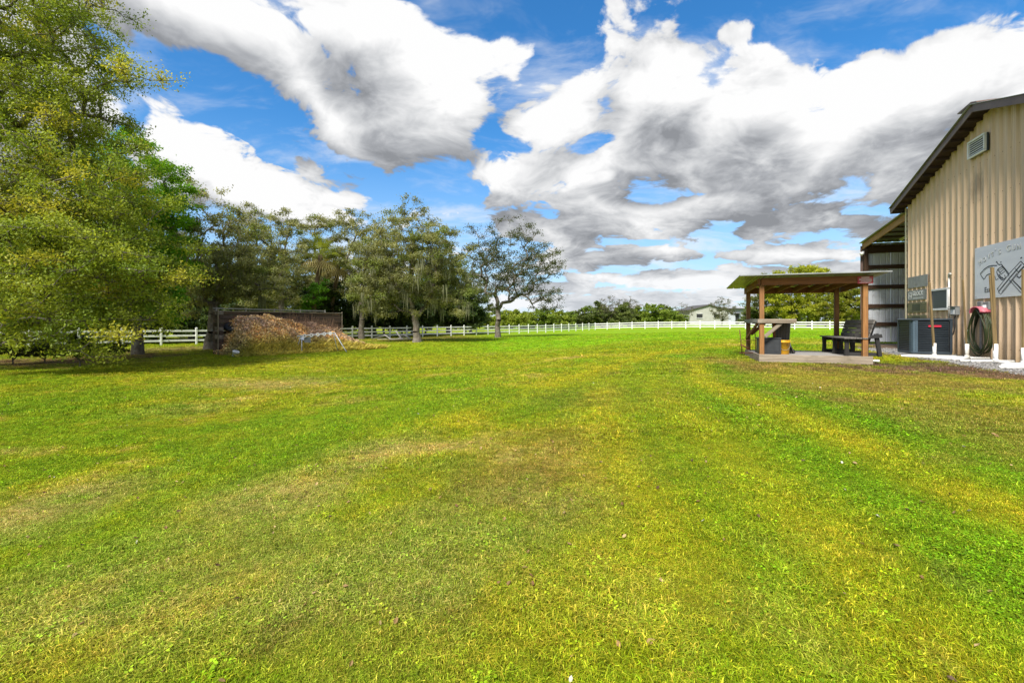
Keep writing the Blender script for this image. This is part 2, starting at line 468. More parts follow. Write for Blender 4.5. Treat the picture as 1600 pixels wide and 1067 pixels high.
def fbm(x, y, octv=4, gain=.55):
    s = 0; a = 1; n = 0
    for i in range(octv):
        s = s + a * vnoise(x * 2 ** i + 17.3 * i, y * 2 ** i + 9.7 * i); n += a; a *= gain
    return s / n
def barn_rs(x, y):
    dx, dy = x - BARN.x, y - BARN.y
    return dx * RX + dy * RY, dx * SX + dy * SY
def ground_z(x, y):
    x = np.asarray(x, float); y = np.asarray(y, float)
    base = -.30 - .60 * sstep(15, -15, x - .2 * y)
    r, s = barn_rs(x, y)
    dr = np.maximum(np.maximum(-6.6 - r, r - 40), 0); ds = np.maximum(np.maximum(-8 - s, s - 14), 0)
    mask = 1 - sstep(0, 10, np.hypot(dr, ds))
    near = sstep(60, 15, np.hypot(x, y))
    und = (fbm(x / 3.1, y / 3.1, 3) - .5) * .09 * near + (fbm(x / 14 + 5, y / 14, 2) - .5) * .12
    return base * (1 - mask) + .03 * mask * sstep(-4, -1, r) + und * (1 - .85 * mask)
def gz(x, y): return float(ground_z(x, y))
def ray(px, py): return Vector(((px - HORX) / FPX, 1.0, (HORY - py) / FPX))
_T = np.concatenate([np.linspace(1, 40, 4000), np.linspace(40, 400, 6000)])
def px_ground(px, py):
    d = ray(px, py)
    h = CAMZ + d.z * _T - ground_z(d.x * _T, _T)
    i = int(np.argmax(h < 0)) if (h < 0).any() else len(_T) - 1
    t = _T[i]
    return Vector((d.x * t, t, gz(d.x * t, t)))
def px_depth(px, py, Y):
    d = ray(px, py)
    return Vector((d.x * Y, Y, CAMZ + d.z * Y))
def wall_at(px, py, off=0.0):
    """point of the barn's gable wall (off metres in front of it) seen at a pixel, as barn (s, z)"""
    d = ray(px, py)
    n = (-RX, -RY)
    c = (BARN.x * n[0] + BARN.y * n[1]) + off
    t = c / (d.x * n[0] + d.y * n[1])
    r, s = barn_rs(d.x * t, t)
    return s, CAMZ + d.z * t

# lawn colour: where the grass is lush, yellowed, dried out, worn to soil
LUSH, YEL, TAN, BRN, FAR, SOIL, LITTER, CLOV = [np.array(c) for c in (
    (.150, .245, .004), (.270, .285, .007), (.40, .315, .080), (.205, .160, .024), (.175, .320, .003), (.085, .055, .032), (.175, .110, .042), (.170, .280, .006))]
PATCH = [  # photo pixel centre, half-size in pixels, colour, strength
    (100, 785, 110, 36, TAN, .75), (440, 772, 120, 34, TAN, .75), (600, 705, 80, 20, TAN, .8), (830, 742, 150, 42, BRN, .8), (960, 618, 80, 16, BRN, .85), (440, 601, 70, 8, TAN, .6),
    (300, 640, 70, 12, TAN, .3), (230, 930, 260, 80, TAN, .4), (620, 960, 160, 70, TAN, .3), (700, 830, 220, 60, TAN, .25), (330, 600, 50, 7, TAN, .45), (900, 690, 120, 30, BRN, .65),
    (80, 690, 140, 45, LUSH, .8), (620, 625, 190, 40, LUSH, .75), (430, 690, 120, 40, LUSH, .5), (100, 625, 150, 25, LUSH, .7), (330, 575, 150, 12, YEL, .6), (620, 565, 200, 8, YEL, .7),
    (860, 560, 160, 6, YEL, .4), (1250, 720, 170, 70, CLOV, .7), (1500, 830, 180, 100, CLOV, .8), (1480, 960, 150, 80, CLOV, .5), (1370, 655, 110, 18, CLOV, .7), (1130, 660, 120, 40, YEL, .6), (1560, 720, 120, 40, CLOV, .5),
    (1250, 578, 200, 12, BRN, .8), (1130, 567, 70, 8, BRN, .75), (1420, 600, 220, 14, BRN, .7), (1520, 650, 170, 36, BRN, .6), (1300, 600, 150, 14, BRN, .6), (1240, 592, 160, 8, YEL, .3),
    (1190, 850, 26, 9, SOIL, .95), (1215, 862, 14, 6, SOIL, .9), (1455, 1020, 22, 10, SOIL, .8), (1150, 985, 14, 6, SOIL, .6), (1470, 895, 20, 6, SOIL, .4), (430, 1000, 30, 10, SOIL, .4), (720, 970, 26, 8, SOIL, .4),
    (1110, 830, 120, 60, YEL, .45), (1000, 950, 200, 90, YEL, .55), (1180, 930, 120, 60, TAN, .25), (1330, 800, 70, 30, YEL, .5), (560, 1020, 250, 50, YEL, .4),
    (60, 566, 120, 6, LITTER, .95), (190, 556, 70, 5, LITTER, .8), (270, 546, 70, 4, LITTER, .7), (620, 531, 60, 2.5, LITTER, .6), (700, 527, 40, 2, LITTER, .6),
    (1400, 572, 60, 5, SOIL, .9), (1480, 577, 110, 5, LITTER, .95), (1580, 586, 60, 6, LITTER, .95), (1530, 575, 90, 5, SOIL, .7), (1395, 545, 40, 6, SOIL, .9),
]
_PG = []
for (px, py, hw, hh, c, k) in PATCH:
    p = px_ground(px, py); a = px_ground(px, py - hh); b = px_ground(px, py + hh)
    _PG.append((p.x, p.y, hw * p.y / FPX, max((a.y - b.y) / 2, .12), c, k))
TRK_Y, TRK_G = np.array((.30, .305, .008)), np.array((.125, .225, .004))
TRACKS = [  # mower and wheel tracks across the lawn
    ([(1120, 541), (1040, 552), (960, 572), (890, 595), (820, 618), (700, 665)], .36, TRK_Y, .95),
    ([(1150, 546), (1070, 558), (1000, 580), (930, 606), (860, 635)], .22, TRK_G, .7),
    ([(1060, 556), (1030, 575), (1060, 600), (1150, 640), (1300, 720), (1500, 860), (1600, 940)], .42, TRK_G, .85),
    ([(1110, 572), (1140, 596), (1260, 628), (1400, 672), (1600, 745)], .40, TRK_G, .95),
    ([(1085, 566), (1100, 600), (1200, 636), (1330, 690), (1600, 815)], .22, TRK_Y, .9),
    ([(1040, 562), (1010, 590), (1040, 640), (1130, 720), (1260, 830), (1420, 1000)], .26, TRK_Y, .85),
    ([(1010, 570), (985, 600), (1000, 650), (1080, 760), (1180, 900)], .35, TRK_G, .7),
    ([(975, 575), (940, 610), (950, 670), (1010, 780), (1060, 900)], .25, TRK_Y, .7),
]
_TG = []
for pl, w, c, k in TRACKS:
    P = [px_ground(*p) for p in pl]
    pts = []
    for i in range(len(P) - 1):
        for t in np.linspace(0, 1, 14, endpoint=False):
            pts.append((P[i].x * (1 - t) + P[i + 1].x * t, P[i].y * (1 - t) + P[i + 1].y * t))
    _TG.append((np.array(pts), w, c, k))
def lawn_color(x, y):
    x = np.asarray(x, float); y = np.asarray(y, float)
    n1 = fbm(x / 2.4 + 3, y / 2.4, 4); n2 = fbm(x / .55, y / .55 + 40, 3); n3 = fbm(x / 9, y / 9 + 11, 3)
    f = np.clip((n1 - .5) * 3.0 + (n2 - .5) * 1.3 + .50, 0, 1)[:, None]
    c = LUSH * (1 - f) + YEL * f
    dryf = sstep(.56, .78, n1 * .55 + n2 * .45)[:, None] * .6
    c = c * (1 - dryf) + TAN * dryf
    ff = (sstep(17, 32, y) * (.75 + .5 * (n3 - .5)))[:, None] * sstep(-18, 4, x)[:, None]
    c = c * (1 - ff) + FAR * ff
    fl = (sstep(14, 26, y) * sstep(0, -6, x) * .55)[:, None]
    c = c * (1 - fl) + (YEL * .55 + LUSH * .45) * fl
    wob = (n2 - .5) * 2.4 + (n1 - .5) * 1.3 + (fbm(x / .17, y / .17 + 9, 2) - .5) * .9
    for (cx, cy, hw, hd, col, k) in _PG:
        d2 = ((x - cx) / hw) ** 2 + ((y - cy) / hd) ** 2
        a = (k * sstep(1.85, .15, np.sqrt(d2) + wob * .9))[:, None]
        c = c * (1 - a) + col * a
    for pts, w, col, k in _TG:
        d = np.full(len(x), 1e9)
        for q in pts:
            d = np.minimum(d, (x - q[0]) ** 2 + (y - q[1]) ** 2)
        a = (np.exp(-d / (2 * w * w)) * k * np.clip(.85 + wob * .6, 0, 1))[:, None]
        c = c * (1 - a) + col * a
    # the gravelled strip in front of the barn wall
    r, s = barn_rs(x, y)
    out = sstep(130, 260, np.hypot(x, y))[:, None]
    c = c * (1 - out) + np.array((.06, .085, .025)) * out
    return c

def build_ground():
    ang = np.radians(np.concatenate([np.arange(-60, 60, .4), np.arange(60, 300, 6)]))
    rad = np.concatenate([[.35], np.geomspace(.7, 2600, 300)])
    A, Rr = np.meshgrid(ang, rad)
    x = (np.sin(A) * Rr).ravel(); y = (np.cos(A) * Rr).ravel()
    z = ground_z(x, y)
    na, nr = len(ang), len(rad)
    i, j = np.meshgrid(np.arange(nr - 1), np.arange(na), indexing='ij')
    j2 = (j + 1) % na
    quads = np.stack([i * na + j, i * na + j2, (i + 1) * na + j2, (i + 1) * na + j], -1).reshape(-1, 4)[:, ::-1]
    m, nt, b = principled('lawn_ground')
    at = nt.new('ShaderNodeAttribute', attribute_name='tint')
    geo = nt.new('ShaderNodeNewGeometry')
    n1 = nt.noise(geo.outputs['Position'], 9.0, 5.0, .7); n2 = nt.noise(geo.outputs['Position'], 55.0, 4.0, .7)
    k = nt.math('ADD', nt.math('MULTIPLY', n1, .7), nt.math('MULTIPLY', n2, .8))
    col = nt.vmath('SCALE', at.outputs['Color'], scale=nt.maprange(k, .45, 1.05, .45, 1.35))
    col = nt.mix(nt.maprange(n2, .58, .72, 0, .35), col, (.33, .28, .10))
    nt.l.new(col, b.inputs['Base Color'])
    b.inputs['Roughness'].default_value = .95; b.inputs['Specular IOR Level'].default_value = .1
    bp = nt.new('ShaderNodeBump'); bp.inputs['Strength'].default_value = .7; bp.inputs['Distance'].default_value = .04
    nt.l.new(k, bp.inputs['Height']); nt.l.new(bp.outputs[0], b.inputs['Normal'])
    me = np_mesh('ground', np.stack([x, y, z], 1), quads, m, lawn_color(x, y) * (.62 + .38 * sstep(10, 34, np.hypot(x, y)))[:, None], True)  # near ground tinted darker: shade between the blades put into its colour
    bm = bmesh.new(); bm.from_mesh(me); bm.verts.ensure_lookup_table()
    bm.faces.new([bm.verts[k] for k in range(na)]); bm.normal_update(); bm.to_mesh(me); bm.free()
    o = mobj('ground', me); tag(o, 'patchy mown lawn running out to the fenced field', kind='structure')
build_ground()

# ------------------------------------------------------------------ grass blades: far too many to count, one object
def tuft_mesh(seed, n, rad, hgt, lean, wid, straw, broad=0):
    rs = np.random.RandomState(seed)
    V, F, C = [], [], []
    for k in range(n):
        a = rs.rand() * 6.283; d = rad * math.sqrt(rs.rand())
        x, y = d * math.cos(a), d * math.sin(a)
        h = hgt * (.45 + .8 * rs.rand()); th = rs.rand() * 6.283; ln = lean * (.3 + rs.rand()) * h
        dx, dy = math.cos(th), math.sin(th); w = wid * (.6 + .8 * rs.rand())
        ph = rs.rand() * 6.283; wx, wy = math.cos(ph) * w, math.sin(ph) * w
        i = len(V)
        V += [(x - wx, y - wy, -.005), (x + wx, y + wy, -.005), (x + dx * ln * .4 + wx * .8, y + dy * ln * .4 + wy * .8, h * .62),
              (x + dx * ln * .4 - wx * .8, y + dy * ln * .4 - wy * .8, h * .62), (x + dx * ln * 1.25, y + dy * ln * 1.25, h * (.95 - .35 * min(lean, 1.2)))]
        F += [(i, i + 1, i + 2, i + 3), (i + 3, i + 2, i + 4)]
        g = .6 + .75 * rs.rand()
        c = (1.7 * g, 1.35 * g, 3.0 * g) if rs.rand() < straw else (g, g * (.94 + .16 * rs.rand()), g)
        C += [tuple(q * .5 for q in c)] * 2 + [c] * 3              # blade feet coloured darker, a painted shade low in the grass
    for k in range(broad):                                   # small round weed leaves
        a = rs.rand() * 6.283; d = rad * math.sqrt(rs.rand()); x, y = d * math.cos(a), d * math.sin(a)
        h = hgt * (.35 + .5 * rs.rand()); s = .005 + .0055 * rs.rand(); tx, ty = (rs.rand(2) - .5) * .9
        i = len(V)
        for q in range(6):
            t = q * 1.047
            V.append((x + s * math.cos(t), y + s * math.sin(t), h + s * (tx * math.cos(t) + ty * math.sin(t))))
        F.append(tuple(range(i, i + 6)))
        g = .8 + .7 * rs.rand(); C += [(.92 * g, 1.08 * g, .8 * g)] * 6
    me = raw_mesh('tuft', V, F, M_GRASS)
    at = me.attributes.new('blade', 'FLOAT_COLOR', 'POINT')
    at.data.foreach_set('color', np.concatenate([np.array(C, np.float32), np.ones((len(C), 1), np.float32)], 1).ravel())
    return me
def grass_material():
    m, nt, b = principled('grass_blades')
    a = nt.new('ShaderNodeAttribute', attribute_name='tint', attribute_type='INSTANCER')
    c = nt.new('ShaderNodeAttribute', attribute_name='blade')
    col = nt.mix(1.0, a.outputs['Color'], c.outputs['Color'], 'MULTIPLY')
    nt.l.new(col, b.inputs['Base Color'])
    b.inputs['Roughness'].default_value = .55; b.inputs['Specular IOR Level'].default_value = .2
    tr = nt.new('ShaderNodeBsdfTranslucent'); nt.l.new(col, tr.inputs['Color'])
    mx = nt.new('ShaderNodeMixShader'); mx.inputs[0].default_value = .3
    nt.l.new(b.outputs[0], mx.inputs[1]); nt.l.new(tr.outputs[0], mx.inputs[2])
    nt.l.new(mx.outputs[0], m.node_tree.nodes['Material Output'].inputs['Surface'])
    return m
M_GRASS = grass_material()
def scatter(name, pts, tints, scales, meshes, label, cat, seed=1, tilt=.25, pick=None):
    """one object of loose points; each point carries one of a few small source meshes"""
    pts = np.asarray(pts, np.float32)
    me = bpy.data.meshes.new(name); me.vertices.add(len(pts)); me.vertices.foreach_set('co', pts.ravel())
    a = me.attributes.new('tint', 'FLOAT_COLOR', 'POINT')
    c = np.ones((len(pts), 4), np.float32); c[:, :3] = tints; a.data.foreach_set('color', c.ravel())
    rs = np.random.RandomState(seed)
    me.attributes.new('size', 'FLOAT', 'POINT').data.foreach_set('value', np.asarray(scales, np.float32))
    rot = np.stack([(rs.rand(len(pts)) - .5) * tilt, (rs.rand(len(pts)) - .5) * tilt, rs.rand(len(pts)) * 6.283], 1).astype(np.float32)
    me.attributes.new('turn', 'FLOAT_VECTOR', 'POINT').data.foreach_set('vector', rot.ravel())
    me.attributes.new('pick', 'INT', 'POINT').data.foreach_set('value', (rs.randint(0, len(meshes), len(pts)) if pick is None else pick).astype(np.int32))
    src = bpy.data.collections.new(name + '_source')
    for i, sm in enumerate(meshes):
        src.objects.link(bpy.data.objects.new('%s_source_%d' % (name, i), sm))
    o = mobj(name, me); tag(o, label, cat, kind='stuff')
    g = bpy.data.node_groups.new(name, 'GeometryNodeTree')
    g.interface.new_socket('Geometry', in_out='INPUT', socket_type='NodeSocketGeometry')
    g.interface.new_socket('Geometry', in_out='OUTPUT', socket_type='NodeSocketGeometry')
    n = g.nodes; L = g.links
    gi = n.new('NodeGroupInput'); go = n.new('NodeGroupOutput'); ip = n.new('GeometryNodeInstanceOnPoints')
    ci = n.new('GeometryNodeCollectionInfo'); ci.inputs['Collection'].default_value = src; ci.inputs['Separate Children'].default_value = True; ci.inputs['Reset Children'].default_value = True
    def attr(nm, typ):
        q = n.new('GeometryNodeInputNamedAttribute'); q.data_type = typ; q.inputs['Name'].default_value = nm
        return next(s for s in q.outputs if s.enabled and s.name == 'Attribute')
    L.new(gi.outputs[0], ip.inputs['Points']); L.new(ci.outputs[0], ip.inputs['Instance'])
    ip.inputs['Pick Instance'].default_value = True
    L.new(attr('pick', 'INT'), ip.inputs['Instance Index'])
    er = n.new('FunctionNodeEulerToRotation'); L.new(attr('turn', 'FLOAT_VECTOR'), er.inputs[0]); L.new(er.outputs[0], ip.inputs['Rotation'])
    L.new(attr('size', 'FLOAT'), ip.inputs['Scale'])
    L.new(ip.outputs[0], go.inputs[0])
    md = o.modifiers.new('scatter', 'NODES'); md.node_group = g
    return o
def wedge_points(rs, y0, y1, dens, margin=1.6):
    """points over the lawn the camera can see between two distances, even per square metre"""
    n = int((y1 ** 2 - y0 ** 2) * 1.4 * dens + 2.6 * margin * (y1 - y0) * dens * .7)
    y = np.sqrt(rs.rand(n) * (y1 ** 2 - y0 ** 2) + y0 ** 2)
    x = (rs.rand(n) * 2 - 1) * (1.35 * y + margin)
    return x, y
def keep_lawn(x, y):
    r, s = barn_rs(x, y)
    ok = ~((r > -.25) & (r < 16) & (s > -9) & (s < 8.5))                # barn and lean-to
    ok &= ~((r > -1.55) & (r <= 0) & (s > -6) & (s < 4.4))               # gravel strip
    px_, py_ = x - 6.35, y - 11.66
    c, sn = math.cos(math.radians(-18)), math.sin(math.radians(-18))
    lx, ly = px_ * c + py_ * sn, -px_ * sn + py_ * c
    ok &= ~((lx > -.02) & (lx < 2.45) & (ly > -.02) & (ly < 2.1))       # deck
    return ok
def build_grass():
    rs = np.random.RandomState(11)
    X, Y, S = [], [], []
    for y0, y1, dens, sc in ((1.5, 4.5, 1900, .72), (4.5, 9, 720, .92), (9, 16, 170, 1.35), (16, 30, 45, 1.7), (30, 60, 7, 2.4)):
        x, y = wedge_points(rs, y0, y1, dens)
        X.append(x); Y.append(y); S.append(np.full(len(x), sc))
    x, y, s = map(np.concatenate, (X, Y, S))
    ok = keep_lawn(x, y); x, y, s = x[ok], y[ok], s[ok]
    c = lawn_color(x, y)
    dry = np.clip((c[:, 0] - c[:, 1]) / .08 + .5, 0, 1)
    bare = np.clip(1.0 - c.sum(1) / .26, 0, 1)
    keep = rs.rand(len(x)) > dry * .25 + bare * .9
    x, y, s, c, dry = x[keep], y[keep], s[keep], c[keep], dry[keep]
    var = (.55 + .85 * rs.rand(len(x)))[:, None]
    hue = (rs.rand(len(x))[:, None] - .5) * np.array((.30, -.04, .1)) + 1
    s = s * (.65 + .6 * rs.rand(len(x))) * (1 - .3 * dry) * (1 + 1.1 * (fbm(x / .5, y / .5, 3) - .5))
    weedy = sstep(-.05, .08, c[:, 1] - 1.55 * c[:, 0]) * sstep(1.0, 4.0, x + .25 * y) * .75 + .04
    pick = np.where(rs.rand(len(x)) < weedy, rs.randint(6, 8, len(x)), np.where(rs.rand(len(x)) < .15 + .6 * dry, rs.randint(4, 6, len(x)), rs.randint(0, 4, len(x))))
    ms = [tuft_mesh(i, 26, .075, .040, .9, .0026, .22) for i in range(4)] + [tuft_mesh(9 + i, 22, .07, .048, 1.2, .0028, .40) for i in range(2)] + [tuft_mesh(20 + i, 14, .07, .036, .9, .003, .15, broad=9) for i in range(2)]
    scatter('lawn_grass', np.stack([x, y, ground_z(x, y) - .002], 1), c * var * hue * 1.34, s, ms, 'short mown grass blades over the whole lawn', 'grass', 3, pick=pick)
build_grass()
def leaf_chip(seed):
    rs = np.random.RandomState(seed); L, W = .5, .24 + .1 * rs.rand(); k = .12 + .2 * rs.rand()
    V = [(-L, 0, .1), (-L * .3, W, k), (L * .4, W * .8, k * .6), (L, 0, .18), (L * .4, -W * .8, k), (-L * .3, -W, k * .5), (0, 0, 0)]
    me = raw_mesh('fallen_leaf', V, [(0, 1, 6), (1, 2, 6), (2, 3, 6), (3, 4, 6), (4, 5, 6), (5, 0, 6)], M_GRASS)
    at = me.attributes.new('blade', 'FLOAT_COLOR', 'POINT'); at.data.foreach_set('color', np.ones(len(V) * 4, np.float32)); return me
def build_fallen_leaves():
    rs = np.random.RandomState(41); X, Y = [], []
    for y0, y1, dens in ((1.5, 6, 9), (6, 14, 3.5), (14, 30, .9)):
        x, y = wedge_points(rs, y0, y1, dens); X.append(x); Y.append(y)
    for px, py, sp, n in ((60, 572, 3.0, 500), (190, 558, 2.6, 350), (270, 548, 2.2, 200), (640, 536, 3.0, 160)):   # thicker under the trees
        p = px_ground(px, py); X.append(p.x + rs.randn(n) * sp); Y.append(p.y + rs.randn(n) * sp)
    x, y = np.concatenate(X), np.concatenate(Y); ok = keep_lawn(x, y) & (y > 1.3); x, y = x[ok], y[ok]; n = len(x)
    pal = np.array([(.30, .19, .08), (.20, .11, .05), (.42, .30, .14), (.11, .065, .035), (.60, .56, .48)])
    c = pal[rs.choice(5, n, p=(.34, .26, .22, .12, .06))] * (.7 + .6 * rs.rand(n, 1))
    scatter('fallen_leaves', np.stack([x, y, ground_z(x, y) + .022], 1), c, .022 + .022 * rs.rand(n), [leaf_chip(i) for i in range(4)], 'dry fallen leaves scattered over the lawn', 'leaves', 12, 1.4)
build_fallen_leaves()

# ------------------------------------------------------------------ barn
RIDGE_S, RIDGE_Z, PITCH, CORNER_S, FAR_S = -.957, 6.81, .325, 3.70, -5.61
def roof_top(s): return RIDGE_Z - PITCH * abs(s - RIDGE_S)
def siding_material(stain=None):
    m, nt, b = principled('tan_siding')
    tc = nt.new('ShaderNodeTexCoord')
    v = tc.outputs['Object']
    streak = nt.noise(nt.vmath('MULTIPLY', v, (4, 9, .25)), 1.6, 5.0, .6)
    col = nt.mix(nt.maprange(streak, .3, .7), (.72, .535, .36), (.61, .445, .29))
    blot = nt.noise(v, .55, 5.0, .65)
    col = nt.mix(nt.maprange(blot, .55, .75, 0, .35), col, (.52, .39, .23))
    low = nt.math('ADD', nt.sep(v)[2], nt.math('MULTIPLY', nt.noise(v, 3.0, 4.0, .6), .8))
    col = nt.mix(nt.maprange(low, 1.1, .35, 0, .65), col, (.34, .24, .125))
    if stain:                                                  # soot that has run down below the louvre
        y0, z0 = stain
        _, y, z = nt.sep(v)
        dy = nt.math('MULTIPLY', nt.math('SUBTRACT', y, y0), 1 / .33); dz = nt.math('MULTIPLY', nt.math('SUBTRACT', z, z0), 1 / .45)
        d = nt.math('SQRT', nt.math('ADD', nt.math('MULTIPLY', dy, dy), nt.math('MULTIPLY', dz, dz)))
        d = nt.math('ADD', d, nt.math('MULTIPLY', nt.math('SUBTRACT', nt.noise(nt.vmath('MULTIPLY', v, (3, 6, 1.5)), 2.0, 5.0, .7), .5), 2.2))
        col = nt.mix(nt.maprange(d, 1.4, .1, 0, .55), col, (.075, .06, .04))
    oi = nt.new('ShaderNodeObjectInfo')
    col = nt.vmath('SCALE', col, scale=nt.math('ADD', .93, nt.math('MULTIPLY', oi.outputs['Random'], .12)))
    nt.l.new(col, b.inputs['Base Color'])
    b.inputs['Roughness'].default_value = .48; b.inputs['Specular IOR Level'].default_value = .35
    return m
def ribbed_sheet(u0, u1, lo, hi, place, pitch=.305, rib=.046, base=.115, top=.028, step_v=None):
    """corrugated sheet: u across the ribs, v along them; place(u, v, out) -> local point"""
    us = []
    k0, k1 = math.floor(u0 / pitch) - 1, math.ceil(u1 / pitch) + 1
    prof = []
    for k in range(k0, k1 + 1):
        c = (k + .5) * pitch
        prof += [(c - base / 2, 0), (c - top / 2, rib), (c + top / 2, rib), (c + base / 2, 0), (c + pitch * .33, 0), (c + pitch * .36, .006), (c + pitch * .39, 0), (c + pitch * .61, 0), (c + pitch * .64, .006), (c + pitch * .67, 0)]
    prof.sort()
    def out(u):
        for (a, oa), (b, ob) in zip(prof, prof[1:]):
            if a <= u <= b:
                return oa + (ob - oa) * (u - a) / max(b - a, 1e-9)
        return 0.0
    us = sorted([u0, u1] + [u for u, _ in prof if u0 + 1e-4 < u < u1 - 1e-4])
    V, F = [], []
    for u in us:
        o = out(u)
        V += [place(u, lo(u), o), place(u, hi(u), o)]
    for i in range(len(us) - 1):
        F.append((2 * i, 2 * i + 2, 2 * i + 3, 2 * i + 1))
    return V, F
barn = thing('barn', 'tall tan ribbed-metal barn with brown roof edge and open lean-to', 'barn', BARN, BROT)
stain_s, stain_z = wall_at(1528, 292)
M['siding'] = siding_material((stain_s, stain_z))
PW = .915
s = CORNER_S - .05
while s > FAR_S + .01:
    s0 = max(s - PW, FAR_S)
    V, F = ribbed_sheet(s0 + .002, s, lambda u: .06, lambda u: roof_top(u) - .16, lambda u, v, o: (-o, u, v))
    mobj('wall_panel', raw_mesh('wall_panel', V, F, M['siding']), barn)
    # screw rows
    s = s0
scr = []
bm = bmesh.new()
for zz in (.35, 1.35, 2.35, 3.35, 4.35, 5.35):
    k = math.ceil(FAR_S / .305)
    while (k + .5) * .305 < CORNER_S - .1:
        c = (k + .5) * .305
        for off in (-.06, .06):
            if zz < roof_top(c + off) - .3:
                bmesh.ops.create_cone(bm, cap_ends=True, segments=6, radius1=.009, radius2=.006, depth=.008, matrix=Matrix.Translation((-.005, c + off, zz + .004 * math.sin(c * 9))) @ Matrix.Rotation(-math.pi / 2, 4, 'Y'))
        k += 1
me = bpy.data.meshes.new('screw'); bm.to_mesh(me); bm.free(); me.materials.append(M['rust'])
tag(mobj('screw', me, barn), kind='stuff')
beam('corner_trim', (-.045, CORNER_S - .03, .04), (-.045, CORNER_S - .03, roof_top(CORNER_S) - .17), .012, .10, surf('cream_trim', (.70, .60, .42), (.62, .52, .35), .5, 2.0, (3, 3, .3)), barn, up=(0, 1, 0))
box('sill_trim', (-.004, (CORNER_S + FAR_S) / 2, .045), (.012, CORNER_S - FAR_S - .02, .05), M['galv_wall'], barn)
# side and rear walls
DEPTH = 13.0
for nm, y0, yy in (('side_wall', CORNER_S, 1), ('side_wall', FAR_S, -1)):
    V, F = ribbed_sheet(.02, DEPTH, lambda u: .05, lambda u, q=y0: roof_top(q) - .17, lambda u, v, o, q=y0, w=yy: (u, q + w * o, v))
    mobj(nm, raw_mesh(nm, V, F, M['siding']), barn)
V = [(DEPTH, CORNER_S, 0), (DEPTH, FAR_S, 0), (DEPTH, FAR_S, roof_top(FAR_S) - .1), (DEPTH, RIDGE_S, RIDGE_Z - .1), (DEPTH, CORNER_S, roof_top(CORNER_S) - .1)]
mobj('rear_wall', raw_mesh('rear_wall', V, [(0, 1, 2, 3, 4)], M['siding']), barn)
# roof: two slopes with rake overhang; fascia, soffit and ridge cap are its pieces
OVER, EAVE_S = .36, 4.03
for nm, a, b in (('roof', RIDGE_S, EAVE_S), ('roof', RIDGE_S, FAR_S - .33)):
    sg = 1 if b > a else -1
    L = abs(b - a) * math.hypot(1, PITCH)
    V, F = ribbed_sheet(-OVER, DEPTH + OVER, lambda u: 0.0, lambda u: L, lambda u, v, o, a=a, sg=sg: (u, a + sg * v / math.hypot(1, PITCH), RIDGE_Z - PITCH * v / math.hypot(1, PITCH) + o), rib=.02)
    rf = mobj(nm, raw_mesh(nm, V, F, M['roof_metal']), barn)
    p0, p1 = (-OVER - .012, a, RIDGE_Z - .10), (-OVER - .012, b, RIDGE_Z - PITCH * abs(b - a) - .10)
    upv = Vector((0, PITCH * sg, 1)).normalized()
    beam('fascia', p0, p1, .025, .19, M['roof_brown'], rf, up=upv)
    beam('drip_edge', (-OVER - .03, a, RIDGE_Z + .012), (-OVER - .03, b, RIDGE_Z - PITCH * abs(b - a) + .012), .09, .012, M['roof_metal'], rf, up=upv)
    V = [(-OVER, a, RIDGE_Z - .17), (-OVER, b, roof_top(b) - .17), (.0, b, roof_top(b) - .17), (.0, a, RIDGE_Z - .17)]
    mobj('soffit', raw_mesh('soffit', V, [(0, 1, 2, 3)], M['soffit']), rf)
    if sg > 0:
        beam('eave_trim', (-OVER, b + .012, roof_top(b) - .10), (DEPTH, b + .012, roof_top(b) - .10), .02, .17, M['roof_brown'], rf)
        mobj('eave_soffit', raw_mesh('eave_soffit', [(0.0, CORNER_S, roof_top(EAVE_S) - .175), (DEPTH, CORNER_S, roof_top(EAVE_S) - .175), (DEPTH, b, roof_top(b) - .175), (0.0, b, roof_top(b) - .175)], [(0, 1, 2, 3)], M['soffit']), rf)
        for k in range(12):                                    # look-outs under the rake
            ss = RIDGE_S + .3 + k * .4
            if ss < EAVE_S - .1:
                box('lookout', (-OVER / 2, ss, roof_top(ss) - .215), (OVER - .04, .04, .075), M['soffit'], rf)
        capz = RIDGE_Z + .075
        V = [(-OVER - .05, RIDGE_S - .25, capz - .085), (DEPTH, RIDGE_S - .25, capz - .085), (DEPTH, RIDGE_S, capz), (-OVER - .05, RIDGE_S, capz), (DEPTH, RIDGE_S + .62, capz - .04), (-OVER - .05, RIDGE_S + .62, capz - .04)]
        V += [(x, y, z - .03) for x, y, z in V]
        F = [(0, 1, 2, 3), (3, 2, 4, 5), (6, 9, 8, 7), (9, 11, 10, 8), (0, 3, 9, 6), (3, 5, 11, 9), (5, 4, 10, 11), (0, 6, 7, 1)]
        mobj('ridge_cap', raw_mesh('ridge_cap', V, F, M['roof_brown']), rf)
# louvre high in the gable
(ls0, lz0), (ls1, lz1) = wall_at(1513, 250, .1), wall_at(1540, 207, .1)
lv = mobj('louvre', box_mesh(.05, abs(ls0 - ls1) + .02, lz1 - lz0, M['ac_dark']), barn, loc=(-.055, (ls0 + ls1) / 2, (lz0 + lz1) / 2))
lw, lh = abs(ls0 - ls1), lz1 - lz0
for q, (y0, z0, sy, sz) in enumerate(((0, lh / 2 - .02, lw, .045), (0, -lh / 2 + .02, lw, .045), (-lw / 2 + .02, 0, .045, lh - .1), (lw / 2 - .02, 0, .045, lh - .1))):
    box('frame', (-.05, y0, z0), (.055, sy, sz), M['white_paint'], lv)
for k in range(6):
    z = -lh / 2 + .09 + k * (lh - .17) / 5
    o = box('slat', (-.045, 0, z), (.012, lw - .08, (lh - .1) / 8.5), M['white_paint'], lv); o.rotation_euler = (0, math.radians(38), 0)
